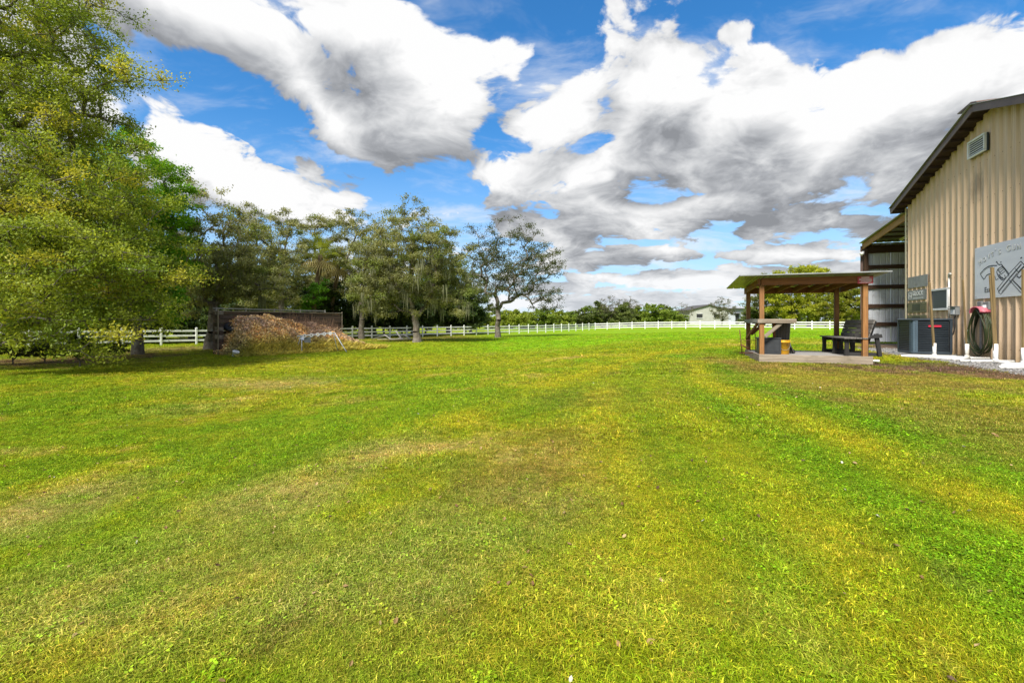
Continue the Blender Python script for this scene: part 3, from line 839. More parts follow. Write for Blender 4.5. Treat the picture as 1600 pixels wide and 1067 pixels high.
# lean-to on the far side, open towards the lawn
LS0, LS1, LZ0, LZ1, LD = CORNER_S + .02, 7.72, 4.93, 4.50, 11.0
def lz(s_): return LZ0 + (LZ1 - LZ0) * (s_ - LS0) / (LS1 - LS0)
V, F = ribbed_sheet(-.12, LD, lambda u: LS0, lambda u: LS1 + .12, lambda u, v, o: (u, v, lz(v) + .02 + o), rib=.02)
lean = mobj('lean_to_roof', raw_mesh('lean_to_roof', V, F, M['roof_metal']), barn)
beam('rafter', (-.03, LS0 + .005, LZ0 - .13), (-.03, LS1 + .06, lz(LS1 + .06) - .13), .045, .25, M['rafter_wood'], lean)
beam('drip_edge', (-.135, LS0 + .005, LZ0 + .03), (-.135, LS1 + .12, lz(LS1 + .12) + .03), .03, .03, M['roof_metal'], lean)
for k in range(1, 5):
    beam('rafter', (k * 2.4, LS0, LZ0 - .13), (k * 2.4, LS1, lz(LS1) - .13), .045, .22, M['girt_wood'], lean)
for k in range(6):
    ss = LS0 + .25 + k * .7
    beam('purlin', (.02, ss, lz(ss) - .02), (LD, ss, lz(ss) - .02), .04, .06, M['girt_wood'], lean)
for k in range(12):
    u0 = .05 + k * .915
    V, F = ribbed_sheet(u0, u0 + .912, lambda u: .16, lambda u: lz(LS1) - .02, lambda u, v, o: (u, LS1 - .02 + o, v), pitch=.229, rib=.022, base=.06, top=.02)
    mobj('lean_to_panel', raw_mesh('lean_to_panel', V, F, M['galv_wall']), barn)
for gy in (416, 447.5, 478, 506.5):
    d = ray(1385, gy); 
    zz = CAMZ + (HORY - gy) / FPX * 19.6
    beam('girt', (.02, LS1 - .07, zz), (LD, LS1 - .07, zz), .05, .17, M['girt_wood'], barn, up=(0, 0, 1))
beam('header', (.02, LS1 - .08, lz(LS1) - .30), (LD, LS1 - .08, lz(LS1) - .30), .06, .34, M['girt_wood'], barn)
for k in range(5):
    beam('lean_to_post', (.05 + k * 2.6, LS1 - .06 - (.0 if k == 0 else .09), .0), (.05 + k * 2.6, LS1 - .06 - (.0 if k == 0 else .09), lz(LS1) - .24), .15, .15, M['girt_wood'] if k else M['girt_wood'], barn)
beam('edge_trim', (-.05, LS1 + .045, .05), (-.05, LS1 + .045, lz(LS1) - .12), .03, .13, M['roof_brown'], barn, up=(1, 0, 0))
mobj('lean_to_end_wall', raw_mesh('lean_to_end_wall', [(LD, LS0, 0), (LD, LS1, 0), (LD, LS1, lz(LS1)), (LD, LS0, lz(LS0))], [(0, 1, 2, 3)], M['galv_wall']), barn)
# shop lamp and floodlight under the lean-to
lp = thing('tube_light', 'white tube light hung under the lean-to roof', 'lamp', (0, 0, 0))
a = Vector((.8, LS0 + .45, LZ0 - .42)); b_ = Vector((.8, LS0 + 2.6, LZ0 - .55))
mw = Matrix.Translation(BARN) @ Matrix.Rotation(BROT, 4, 'Z')
lp.location = mw @ ((a + b_) / 2); lp.matrix_world = Matrix.Translation(lp.location)
beam('housing', mw @ a, mw @ b_, .10, .05, M['white_paint'], lp, True)
tube('bulb', [mw @ (a + Vector((0, .05, -.045))), mw @ (b_ + Vector((0, -.05, -.045)))], .018, M['lamp_white'], lp, True)
for t in (.15, .85):
    p = a.lerp(b_, t); tube('hanger', [mw @ p, mw @ (p + Vector((0, 0, .40)))], .006, M['box_grey'], lp, True, 5)
fl = thing('floodlight', 'small grey floodlight fixed to the lean-to post', 'lamp', mw @ Vector((-.08, LS1 - .18, 4.08)), BROT)
lathe('bracket', [(.045, 0), (.05, .02), (.03, .05)], M['box_grey'], fl)
lathe('lamp_head', [(.03, 0), (.075, .03), (.085, .11), (.08, .13)], M['white_paint'], fl, loc=(-.05, 0, -.13))
# strip-ground inside the lean-to and gravel before the wall
def local_sheet(name, r0, r1, s0, s1, mat, lift, n=18, wob=.25):
    V, F = [], []
    for i in range(n + 1):
        for j in range(n + 1):
            fi, fj = i / n, j / n
            e = min(fi, 1 - fi, fj, 1 - fj)
            r_ = r0 + (r1 - r0) * fi; s_ = s0 + (s1 - s0) * fj
            w = (fbm(np.array([r_ * 2.1]), np.array([s_ * 2.1]), 3)[0] - .5) * wob * 2 * (1 if e == 0 else 0)
            r_ += w * (1 if fi == 0 else 0)
            s_ += w * (1 if fj in (0, 1) else 0)
            x = BARN.x + r_ * RX + s_ * SX; y = BARN.y + r_ * RY + s_ * SY
            V.append((x, y, gz(x, y) + (lift if e > 0 else -.02)))
    for i in range(n):
        for j in range(n):
            F.append((i * (n + 1) + j, (i + 1) * (n + 1) + j, (i + 1) * (n + 1) + j + 1, i * (n + 1) + j + 1))
    o = mobj(name, raw_mesh(name, V, F, mat, True)); return tag(o, kind='structure')
g_mat = surf('gravel', (.30, .29, .28), (.17, .165, .16), .95, 28.0, detail=6, bump=1.0, bscale=60, dirt=(.14, .10, .065), dscale=2.2)
d_mat = surf('bare_soil', (.16, .105, .065), (.09, .058, .036), .95, 6.0, detail=6, bump=1.0, bscale=30, dirt=(.22, .17, .11), dscale=3)
tag(local_sheet('gravel_path', -1.5, -.02, -6.5, 4.2, g_mat, .012), 'grey gravel strip along the barn wall')
tag(local_sheet('soil', -.9, 10.5, 3.9, 8.6, d_mat, .016, wob=.3), 'bare brown soil under the lean-to')
def pebble(seed):
    rs = np.random.RandomState(seed); bm = bmesh.new(); bmesh.ops.create_icosphere(bm, subdivisions=1, radius=1)
    for v in bm.verts: v.co *= .75 + .5 * rs.rand()
    for v in bm.verts: v.co.z *= .6
    me = bpy.data.meshes.new('pebble'); bm.to_mesh(me); bm.free(); me.materials.append(M_GRASS)
    at = me.attributes.new('blade', 'FLOAT_COLOR', 'POINT'); at.data.foreach_set('color', np.ones(len(me.vertices) * 4, np.float32)); return me
rs = np.random.RandomState(8)
n = 5200
r_ = -1.7 + rs.rand(n) * 1.65; s_ = -6 + rs.rand(n) * 10.2
x = BARN.x + r_ * RX + s_ * SX; y = BARN.y + r_ * RY + s_ * SY
tone = (.12 + .32 * rs.rand(n))[:, None] * np.array((1, .97, .93))
scatter('loose_gravel', np.stack([x, y, ground_z(x, y) + .014], 1), tone, .010 + .016 * rs.rand(n) ** 2, [pebble(i) for i in range(4)], 'loose grey gravel along the barn wall', 'gravel', 4, 3.0)
# straw-coloured litter on the bank before the gravel
n = 2600
r_ = -1.5 - np.abs(rs.randn(n)) * .38; s_ = -6 + rs.rand(n) * 8.0
x = BARN.x + r_ * RX + s_ * SX; y = BARN.y + r_ * RY + s_ * SY
scatter('dry_litter', np.stack([x, y, ground_z(x, y) + .004], 1), (.5 + .7 * rs.rand(n))[:, None] * np.array((.24, .16, .065)), .6 + .8 * rs.rand(n), [tuft_mesh(60 + i, 12, .07, .016, 2.6, .004, .2) for i in range(3)], 'dry brown leaf litter beside the gravel strip', 'litter', 5)

# ------------------------------------------------------------------ things on and by the barn wall
def wall_pt(px, py, off=.05):
    s_, z_ = wall_at(px, py, off); return Vector((-off, s_, z_))
def wall_thing(name, label, cat, px, py, off=.04, group=None):
    p = wall_pt(px, py, off)
    o = thing(name, label, cat, mw @ p, BROT, group)
    return o, p
def wall_rect(x0, y0, x1, y1, off):
    """s centre, z centre, width, height of a plate whose near and far edges show at x1 and x0 (rows taken at the far edge)"""
    sa, za = wall_at(x0, y0, off); _, zb = wall_at(x0, y1, off); sb, _ = wall_at(x1, y0, off)
    return (sa + sb) / 2, (za + zb) / 2, abs(sa - sb), abs(za - zb)
def text_obj(txt, size, mat, parent, loc, rot=0.0, ext=.002, name='lettering', shear=0.0, bold=0.0):
    """flat lettering on a wall plate: reads along -s, up z, faces out of the wall; loc in the plate's (out, s, z)"""
    cu = bpy.data.curves.new(name, 'FONT'); cu.body = txt; cu.size = size; cu.extrude = ext; cu.align_x = 'CENTER'; cu.align_y = 'CENTER'; cu.shear = shear; cu.offset = bold
    cu.resolution_u = 3
    tmp = bpy.data.objects.new(name, cu); COL.objects.link(tmp)
    dg = bpy.context.evaluated_depsgraph_get()
    me = bpy.data.meshes.new_from_object(tmp.evaluated_get(dg)); bpy.data.objects.remove(tmp)
    me.materials.clear(); me.materials.append(mat)
    o = mobj(name, me, parent)
    basis = Matrix(((0, 0, -1), (-1, 0, 0), (0, 1, 0))).to_4x4()
    o.matrix_basis = Matrix.Translation(loc) @ basis @ Matrix.Rotation(rot, 4, 'Z')
    return o
# the big sign
OFF = .05
sg_, sz_ = wall_at(1523.5, 388.5, OFF); _, sz0 = wall_at(1523.5, 467.5, OFF)
SEND = -3.7
sign = thing('barn_sign', 'large silver metal sign with crossed revolvers on the barn wall', 'sign', mw @ Vector((-OFF, (sg_ + SEND) / 2, (sz_ + sz0) / 2)), BROT)
sw, sh_ = sg_ - SEND, sz_ - sz0
box('sign_plate', (0, 0, 0), (.012, sw, sh_), M['sign_metal'], sign, bev=.002)
for yy in (-sw / 2 + .06, sw / 2 - .06):
    for zz in (-sh_ / 2 + .06, sh_ / 2 - .06):
        box('bolt', (-.010, yy, zz), (.008, .02, .02), M['box_grey'], sign, bev=.003)
sc_c = ((sg_ + SEND) / 2, (sz_ + sz0) / 2)
def sg2(zx, zy):
    """sign drawing point from an enlarged view of it"""
    s_, z_ = wall_at(1500 + zx / 8.89, 360 + zy / 8.89, OFF); return s_ - sc_c[0], z_ - sc_c[1]
def stroke(pts, w, mat, name='drawing', lift=.0085, closed=False):
    P = [Vector(sg2(*p)) for p in pts]
    if closed: P.append(P[0])
    V, F = [], []
    n = len(P)
    for i in range(n):
        t = (P[min(i + 1, n - 1)] - P[max(i - 1, 0)]).normalized(); nn = Vector((-t.y, t.x)) * w * .65
        for q in (P[i] + nn, P[i] - nn): V.append((-lift, q.x, q.y))
    for i in range(n - 1): F.append((2 * i, 2 * i + 1, 2 * i + 3, 2 * i + 2))
    return V, F
def fill(pts, lift=.008):
    P = [sg2(*p) for p in pts]
    return [(-lift, a, b) for a, b in P], [tuple(range(len(P)))]
def merged(parts):
    V, F = [], []
    for v, f in parts:
        k = len(V); V += v; F += [tuple(i + k for i in q) for q in f]
    return V, F
left_gun = [stroke([(520, 488), (450, 490), (400, 502), (340, 540), (285, 605), (310, 645), (338, 682), (352, 665), (375, 625), (410, 605), (450, 612), (490, 640)], .020, None),
            stroke([(300, 610), (345, 556), (405, 520), (460, 508)], .006, None),
            stroke([(515, 432), (535, 470), (560, 478), (578, 470), (640, 545), (690, 612)], .020, None), stroke([(505, 448), (520, 428)], .018, None), stroke([(565, 445), (582, 440)], .020, None),
            stroke([(530, 540), (590, 500), (640, 560), (575, 610), (530, 540)], .018, None), stroke([(545, 560), (600, 520)], .010, None), stroke([(560, 585), (615, 540)], .014, None),
            stroke([(530, 540), (515, 580), (545, 650), (590, 690), (640, 660), (625, 620)], .020, None), stroke([(490, 640), (505, 690), (540, 670)], .014, None), stroke([(545, 610), (570, 650), (605, 665)], .026, None),
            stroke([(640, 545), (655, 590), (690, 640)], .012, None), stroke([(690, 690), (720, 720), (850, 865), (870, 840), (735, 680)], .014, None), stroke([(745, 700), (880, 835)], .022, None)]
right_gun = [stroke([(850, 428), (690, 600), (530, 805), (545, 862), (570, 888), (640, 812), (790, 620), (905, 500)], .014, None),
             stroke([(545, 845), (700, 655), (860, 470)], .026, None), stroke([(590, 850), (720, 690), (800, 590)], .010, None), stroke([(775, 535), (815, 580), (870, 520), (905, 490)], .018, None),
             stroke([(800, 640), (830, 660), (870, 615), (900, 600)], .024, None), stroke([(845, 390), (868, 376)], .024, None), stroke([(850, 428), (889, 470), (930, 500), (1000, 430), (1075, 420), (1150, 470)], .018, None),
             stroke([(810, 620), (790, 640), (820, 650)], .014, None), stroke([(905, 560), (960, 600), (1050, 560), (1120, 590), (1150, 470)], .018, None), stroke([(530, 800), (525, 820)], .022, None)]
mobj('revolver_drawing', raw_mesh('revolver_drawing', *merged(left_gun), M['sign_ink']), sign)
mobj('revolver_drawing', raw_mesh('revolver_drawing', *merged(right_gun), M['sign_ink']), sign)
for ch, zx, zy, size, ang in (('H', 288, 440, .19, 24), ('O', 345, 405, .16, 20), ('Y', 405, 360, .16, 16), ('T', 455, 335, .16, 13), ("'", 500, 290, .16, 10), ('S', 555, 300, .17, 8), ('G', 678, 252, .22, 5), ('U', 752, 240, .18, 3), ('N', 822, 225, .18, 2)):
    a, b_ = sg2(zx, zy)
    text_obj(ch, size, M['sign_grey'], sign, (-.0075, a - .012, b_ - .014), math.radians(ang), .001, 'letter_shadow', bold=.004)
    text_obj(ch, size, M['white_paint'], sign, (-.0105, a, b_), math.radians(ang), .0015, 'letter', bold=.004)
a, b_ = sg2(375, 830)
text_obj('Est', .20, M['sign_ink'], sign, (-.0085, a - .03, b_), 0, .0015, 'letter')
# four plates under one another beside the corner trim
def plate(name, label, x0, y0, x1, y1, mat, extra=None):
    c, z, w, h = wall_rect(x0, y0, x1, y1, .045)
    o = thing(name, label, 'sign', mw @ Vector((-.045, c, z)), BROT)
    box('plate', (0, 0, 0), (.010, w, h), mat, o, bev=.002)
    for yy in (-w / 2 + .04, w / 2 - .04):
        box('screw_head', (-.007, yy, h / 2 - .03), (.006, .012, .012), M['box_grey'], o, bev=.002)
    return o, w, h
plate('steel_plate', 'plain grey metal plate, topmost of the stack by the barn corner', 1419, 434, 1449.5, 451, M['plate_grey'])
o, w, h = plate('grey_sign', 'grey lettered sign with a framed emblem below the plain plate', 1418.5, 455, 1448, 470, M['plate_grey'])
text_obj('GLOCK', h * .62, M['white_paint'], o, (-.0065, -.07, .05), 0, .001, 'lettering', bold=.003)
for zz in (-h * .28, -h * .36):
    box('text_line', (-.0062, -.08, zz), (.003, w * .55, .012), M['white_paint'], o, bev=0)
for q, (yy, zz, sy, sz) in enumerate(((w / 2 - .17, .10, .22, .014), (w / 2 - .17, -.10, .22, .014), (w / 2 - .28, 0, .014, .186), (w / 2 - .06, 0, .014, .186))):
    box('emblem_frame', (-.0062, yy, zz), (.003, sy, sz), M['white_paint'], o, bev=0)
text_obj('G', .17, M['white_paint'], o, (-.0065, w / 2 - .17, 0), 0, .001, 'lettering')
for lab, y0, y1 in (('olive green stained plate with a dark printed panel, above the air conditioner', 473.5, 489), ('olive green plate lowest of the stack, half hidden by the air conditioner', 492.5, 504)):
    o, w, h = plate('olive_plate', lab, 1418, y0, 1448, y1, M['plate_olive'])
    box('printed_panel', (-.0062, .03, .0), (.003, w * .42, h * .66), M['plate_dark'], o, bev=0)
    for q in range(3):
        box('text_line', (-.0062, -w * .33, h * (.2 - .2 * q)), (.003, w * .2, .014), M['plate_dark'], o, bev=0)
# window fan screen in a white frame
c, z, w, h = wall_rect(1455, 454, 1481.5, 484, .06)
o = thing('vent_screen', 'white framed dark screen set in the barn wall beside the conduit', 'vent', mw @ Vector((-.05, c, z)), BROT)
box('screen', (0, 0, 0), (.02, w - .04, h - .04), M['screen'], o)
for yy, zz, sy, sz in ((0, h / 2, w + .03, .06), (0, -h / 2, w + .03, .06), (w / 2, 0, .06, h - .062), (-w / 2, 0, .06, h - .062)):
    box('frame', (-.018, yy, zz), (.05, sy, sz), M['white_paint'], o)
for k in range(9):
    box('louvre_blade', (-.013, 0, -h / 2 + .06 + k * (h - .12) / 8), (.008, w - .07, .018), M['ac_dark'], o, bev=0)
# conduit
A, B = wall_pt(1482.3, 429, .06), wall_pt(1482.8, 500, .06)
o = thing('conduit', 'white plastic conduit with an elbow running down the barn wall', 'pipe', mw @ B, BROT)
tube('pipe', [B - B, Vector((0, 0, A.z - B.z - .06))], .021, M['pvc'], o, sides=10)
tube('elbow', [Vector((0, 0, A.z - B.z - .10)), Vector((0, 0, A.z - B.z - .03)), Vector((-.01, -.02, A.z - B.z)), Vector((-.01, -.08, A.z - B.z + .02)), Vector((-.01, -.13, A.z - B.z - .01))], .028, M['pvc'], o, sides=10)
for t in (.25, .7):
    box('strap', (.0, 0, (A.z - B.z) * t), (.05, .07, .02), M['box_grey'], o)
# disconnect box and its whip
c, z, w, h = wall_rect(1487.3, 480, 1496, 492.5, .1)
o = thing('disconnect_box', 'grey electrical disconnect box with black cable on the barn wall', 'electrical box', mw @ Vector((-.09, c, z)), BROT)
box('housing', (0, 0, 0), (.11, w, h), M['box_grey'], o, bev=.012)
box('cover', (-.06, .01, -.03), (.012, w * .7, h * .55), M['white_paint'], o)
box('hood', (-.03, 0, h / 2 + .012), (.15, w + .02, .02), M['box_grey'], o)
tube('cable', [Vector((0, -.02, -h / 2 + .01)), Vector((-.03, -.03, -h / 2 - .12)), Vector((-.05, -.10, -.45)), Vector((-.07, -.06, -.68)), Vector((-.12, .02, -.78)), Vector((-.18, .06, -.74))], .015, M['black'], o)
# hose on its hanger
hp = wall_pt(1533, 484, .12)
hg = thing('hose_hanger', 'faded pink hose hanger screwed to the barn wall', 'hose hanger', mw @ hp, BROT)
box('back_plate', (.085, 0, .02), (.012, .30, .24), M['box_grey'], hg)
box('bracket', (.03, -.12, .06), (.13, .10, .12), M['white_paint'], hg, bev=.02)
V, F = [], []
for i in range(9):
    t = math.pi * (i / 8); yy, zz = .22 * math.cos(t), .15 * math.sin(t) - .09
    V += [(.08, yy, zz), (-.14, yy, zz), (-.14, yy * 1.15, zz + .03), (.08, yy * 1.15, zz + .03)]
for i in range(8):
    for k in range(4): F.append((i * 4 + k, i * 4 + (k + 1) % 4, i * 4 + 4 + (k + 1) % 4, i * 4 + 4 + k))
mobj('cradle', raw_mesh('cradle', V, F, M['hose_pink'], True), hg)
z_top, z_bot = wall_at(1533, 483, .15)[1], wall_at(1533, 556, .15)[1]
hose = thing('garden_hose', 'coiled olive green garden hose hanging on the barn wall', 'hose', mw @ Vector((-.12, hp.y, z_top)), BROT)
H = z_top - z_bot
for k in range(8):
    rs = np.random.RandomState(30 + k); pts = []
    wdt = .335 + .075 * rs.rand(); hh = H * (.86 + .13 * rs.rand()); x0 = -.10 + .022 * k; dy = (rs.rand() - .5) * .05
    for i in range(41):
        t = 2 * math.pi * i / 40
        zz = -hh / 2 + hh / 2 * math.cos(t); bulge = math.sin(t) * (1 - .10 * math.cos(t) ** 2)
        wf = wdt * (.78 + .30 * (0.5 - .5 * math.cos(t)) * (1.3 if math.cos(t) > -.7 else 1.1))
        pts.append(Vector((x0 + .02 * math.sin(2 * t + k), dy + wf * bulge, zz + .02 * math.sin(t * 3 + k))))
    tube('coil', pts, .0155, M['hose'], hose, sides=7)
tube('hose_end', [Vector((-.12, .34, -.55)), Vector((-.14, .39, -.72)), Vector((-.14, .41, -.84))], .016, M['hose'], hose)
lathe('nozzle', [(.018, 0), (.024, .02), (.022, .09), (.03, .12)], M['box_grey'], hose, loc=(-.14, .41, -.97), sides=10)
ps = wall_pt(1534, 520, .03)
o = mobj('wall_batten', box_mesh(.03, .07, 1.35, M['deck_wood']), None); o.matrix_basis = mw @ Matrix.Translation((-.047, ps.y, .85)); tag(o, 'pale upright batten on the barn wall behind the hose', 'board')
for i, (x0, y0, x1, y1) in enumerate(((1529, 471, 1535.5, 482), (1538.5, 472, 1547, 484))):
    c, z, w, h = wall_rect(x0, y0, x1, y1, .06)
    o = mobj('outlet_box', box_mesh(.06, w, h, M['box_grey'], .01)); o.matrix_basis = mw @ Matrix.Translation((-.065, c, z))
    tag(o, ('small grey outlet box just below the big sign' if i == 0 else 'wider grey outlet box right beside the smaller one'), 'electrical box')

# ------------------------------------------------------------------ air conditioner
AW, AH = .94, 1.02
acx = Vector((-1.30 + AW / 2, .0 + AW / 2, 0)); p = mw @ acx; p.z = gz(p.x, p.y)
ac = thing('air_conditioner', 'dark slate outdoor air conditioning unit with red badge beside the barn', 'air conditioner', p, BROT)
box('pad', (0, 0, .025), (AW + .12, AW + .12, .07), M['concrete'], ac)
box('core', (0, 0, .07 + AH / 2), (AW - .10, AW - .10, AH - .06), M['black'], ac)
box('base_pan', (0, 0, .10), (AW, AW, .08), M['ac_dark'], ac, bev=.02)
tp = box('top_cover', (0, 0, .07 + AH - .02), (AW + .02, AW + .02, .06), M['ac_dark'], ac, bev=.02)
for rr in (.10, .17, .24, .31, .38):
    pts = [Vector((rr * math.cos(t), rr * math.sin(t), .045)) for t in np.linspace(0, 2 * math.pi, 33)]
    tube('grille_ring', pts, .006, M['black'], tp, sides=5)
for sx in (-1, 1):
    for sy in (-1, 1):
        if sx < 0 and sy < 0:
            V = [(-AW / 2, -AW / 2 + .14), (-AW / 2 + .04, -AW / 2 + .02), (-AW / 2 + .14, -AW / 2), (-AW / 2 + .14, -AW / 2 + .03), (-AW / 2 + .06, -AW / 2 + .06), (-AW / 2 + .03, -AW / 2 + .14)]
        else:
            q = AW / 2
            V = [(sx * q, sy * (q - .06)), (sx * q, sy * q), (sx * (q - .06), sy * q), (sx * (q - .06), sy * (q - .02)), (sx * (q - .02), sy * (q - .02)), (sx * (q - .02), sy * (q - .06))]
        n = len(V); VV = [(a, b, .12) for a, b in V] + [(a, b, AH + .03) for a, b in V]
        FF = [tuple(range(n)), tuple(range(n, 2 * n))[::-1]] + [(i, (i + 1) % n, n + (i + 1) % n, n + i) for i in range(n)]
        mobj('corner_post', raw_mesh('corner_post', VV, FF, M['ac_post'] if sx < 0 and sy < 0 else M['ac_dark']), ac)
NL = 17
for side in range(4):
    ca, sa = math.cos(side * math.pi / 2), math.sin(side * math.pi / 2)
    for k in range(NL):
        z = .17 + k * (AH - .20) / (NL - 1)
        o = mobj('louvre_blade', box_mesh(.012, AW - .16, .042, M['ac_dark'], .003), ac)
        o.location = (-(AW / 2 - .018) * ca, -(AW / 2 - .018) * sa, z); o.rotation_euler = (0, 0, side * math.pi / 2)
        o.rotation_euler.rotate_axis('Y', math.radians(-28))
b_o = box('badge', (.06, -AW / 2 - .012, AH - .14), (.30, .012, .055), M['red'], ac, bev=.01)

# ------------------------------------------------------------------ target stands: PVC feet with wooden uprights
def on_ground(px, Y):
    x = (px - HORX) / FPX * Y; return Vector((x, Y, gz(x, Y)))
def stand(label, px, Y, top_px, top_py, feet, sticks, pipe_h=.42, r=.042):
    b = on_ground(px, Y)
    o = thing('target_stand', label, 'target stand', b, 0)
    tube('socket_pipe', [b + Vector((0, 0, .02)), b + Vector((-.012 * 0, 0, pipe_h))], r, M['pvc'], o, True, 12)
    for (q0, y0, q1, y1) in feet:
        a, c = on_ground(q0, y0), on_ground(q1, y1)
        tube('foot_pipe', [a + Vector((0, 0, .045)), c + Vector((0, 0, .045))], .034, M['pvc'], o, True, 10)
    lathe('tee_fitting', [(.052, 0), (.052, .10), (.046, .11)], M['pvc'], o, True, loc=b + Vector((0, 0, .01)), sides=12)
    for (tx, ty, w, dx) in sticks:
        t = px_depth(tx, ty, Y)
        beam('upright', b + Vector((dx, 0, .12)), t, w, w * .8, M['stick'], o, True, up=(0, 1, 0))
    return o
stand('leaning single-stake target stand in front of the air conditioner', 1460, 12.55, 0, 0, [(1408, 12.9, 1462, 12.55), (1458, 12.5, 1520, 12.25), (1452, 12.2, 1500, 11.9)], [(1452, 441, .05, 0)])
stand('target stand with one thin stake between air conditioner and hose', 1511, 12.15, 0, 0, [(1470, 12.35, 1552, 11.95), (1490, 11.7, 1516, 12.15)], [(1504.3, 437, .038, 0)])
stand('target stand with two tall stakes in front of the silver sign', 1555.5, 11.15, 0, 0, [(1500, 11.35, 1600, 11.05), (1540, 11.6, 1575, 10.7)], [(1550.3, 418, .062, .0), (1546.5, 430, .035, -.02)], .47, .05)
stand('target stand with a reddish stake beside the silver sign', 1599.5, 10.35, 0, 0, [(1552, 10.85, 1622, 10.1), (1566, 10.15, 1625, 10.35)], [(1599, 421, .055, 0)])
for lab, q0, y0, q1, y1 in (('white plastic pipe lying in the grass by the deck', 1347, 11.6, 1374, 11.45), ('short white pipe offcut lying on the gravel below the hose', 1518, 11.2, 1537, 11.15), ('white pipe lying on the litter in front of the stands', 1563, 9.75, 1640, 9.7)):
    a, c = on_ground(q0, y0), on_ground(q1, y1)
    o = thing('loose_pipe', lab, 'pipe', (a + c) / 2)
    tube('pipe', [a + Vector((0, 0, .045)), c + Vector((0, 0, .045))], .034, M['pvc'], o, True, 10)
    d = (c - a).normalized() * .07
    tube('end_cap', [a + Vector((0, 0, .045)) - d * .2, a + Vector((0, 0, .045)) + d], .040, M['pvc'], o, True, 10)

# ------------------------------------------------------------------ pavilion: little roofed shooting deck
PAV = Vector((6.35, 11.66, 0)); PROT = math.radians(-18); PAV.z = gz(7.2, 12.3)
pav = thing('pavilion', 'small roofed wooden deck on four brown posts beside the barn', 'pavilion', PAV, PROT)
pm = Matrix.Translation(PAV) @ Matrix.Rotation(PROT, 4, 'Z')
DWd, DDp, DZ = 2.40, 2.00, .20
nb = 14
for k in range(nb):
    y = .022 + (k + .5) * (DDp - .03) / nb
    beam('deck_board', (.03, y, DZ - .018), (DWd - .03, y, DZ - .018), (DDp - .03) / nb - .006, .034, M['deck_wood'], pav)
beam('rim_board', (-.02, -.005, DZ - .09), (DWd + .02, -.005, DZ - .09), .04, .19, M['grey_wood'], pav)
beam('rim_board', (-.02, DDp + .01, DZ - .09), (DWd + .02, DDp + .01, DZ - .09), .04, .19, M['grey_wood'], pav)
beam('rim_board', (-.002, .02, DZ - .092), (-.002, DDp - .012, DZ - .092), .04, .19, M['grey_wood'], pav)
beam('rim_board', (DWd, .02, DZ - .092), (DWd, DDp - .012, DZ - .092), .04, .19, M['grey_wood'], pav)
PW2 = .105
def roofz(y): return 2.19 - .065 * (y + .25)
XL, XR, YF, YB = .055, 2.285, .075, DDp - .07
for x in (XL, XR):
    for y in (YF, YB):
        beam('post', (x, y, DZ - .15 if y == YF and x == XL else DZ), (x, y, roofz(y) - .05), PW2, PW2, M['post_wood'], pav, up=(0, 1, 0))
beam('front_beam', (XL - .02, YF - .075, roofz(YF) - .11), (XR + .10, YF - .075, roofz(YF) - .11), .045, .18, M['beam_wood'], pav)
beam('rear_beam', (XL - .06, YB + .075, roofz(YB) - .10), (XR + .06, YB + .075, roofz(YB) - .10), .04, .18, M['beam_wood'], pav)
beam('side_beam', (XL - .075, YF - .095, roofz(YF) - .11), (XL - .075, YB + .10, roofz(YB) - .11), .04, .17, M['beam_wood'], pav)
beam('side_beam', (XR + .10 + .022, YF - .095, roofz(YF) - .11), (XR + .122, YB + .10, roofz(YB) - .11), .04, .17, M['beam_wood'], pav)
for k in range(5):
    x = XL + .36 + k * .40
    beam('joist', (x, YF - .04, roofz(YF) - .11), (x, YB + .04, roofz(YB) - .11), .04, .14, M['beam_wood'], pav)
RL, RR_, RF, RB = -.50, 2.70, -.27, 2.25
V, F = ribbed_sheet(RL, RR_, lambda u: RF, lambda u: RB, lambda u, v, o: (u, v, roofz(v) + .018 + o), pitch=.2, rib=.016, base=.05, top=.02)
V2 = [(x, y, z - .006) for x, y, z in V]; n = len(V)
m_ = n // 2
F2 = F + [tuple(i + n for i in f[::-1]) for f in F] + [(2 * i, 2 * i + n, 2 * i + 2 + n, 2 * i + 2) for i in range(m_ - 1)] + [(0, 1, 1 + n, n), (n - 2, n - 1 + n, n - 1, n - 2)][:1]
prf = mobj('roof', raw_mesh('roof', V + V2, F2, M['roof_metal']), pav)
beam('edge_strip', (RL, RF - .008, roofz(RF) + .018), (RR_, RF - .008, roofz(RF) + .018), .014, .030, M['roof_metal'], prf)
# shelf table between the two left posts
tb = thing('shelf_table', 'weathered plank shooting table fixed between the pavilion posts', 'table', pm @ Vector((XL, .9, DZ)), PROT)
def pv(x, y, z): return pm @ Vector((x, y, z))
zt = 1.06
for k in range(7):
    y = YF + .02 + k * .245
    beam('top_board', pv(-.03 if k else XL + .06, y, zt), pv(.80, y, zt), .235, .036, M['grey_wood'], tb, True)
beam('apron', pv(-.05, YF - .075, zt - .005), pv(.82, YF - .075, zt - .005), .035, .105, M['grey_wood'], tb, True)
beam('apron', pv(-.035, YF - .05, zt - .005), pv(-.035, YB, zt - .005), .03, .10, M['deck_wood'], tb, True)
beam('brace', pv(XL + .07, YF - .03, .66), pv(.50, YF - .03, zt - .05), .04, .085, M['grey_wood'], tb, True)
beam('brace', pv(XL + .07, YB, .66), pv(.50, YB, zt - .05), .04, .085, M['beam_wood'], tb, True)
beam('brace', pv(XL - .07, YB - .1, .55), pv(XL - .02, YF + .35, zt - .06), .04, .08, M['beam_wood'], tb, True)
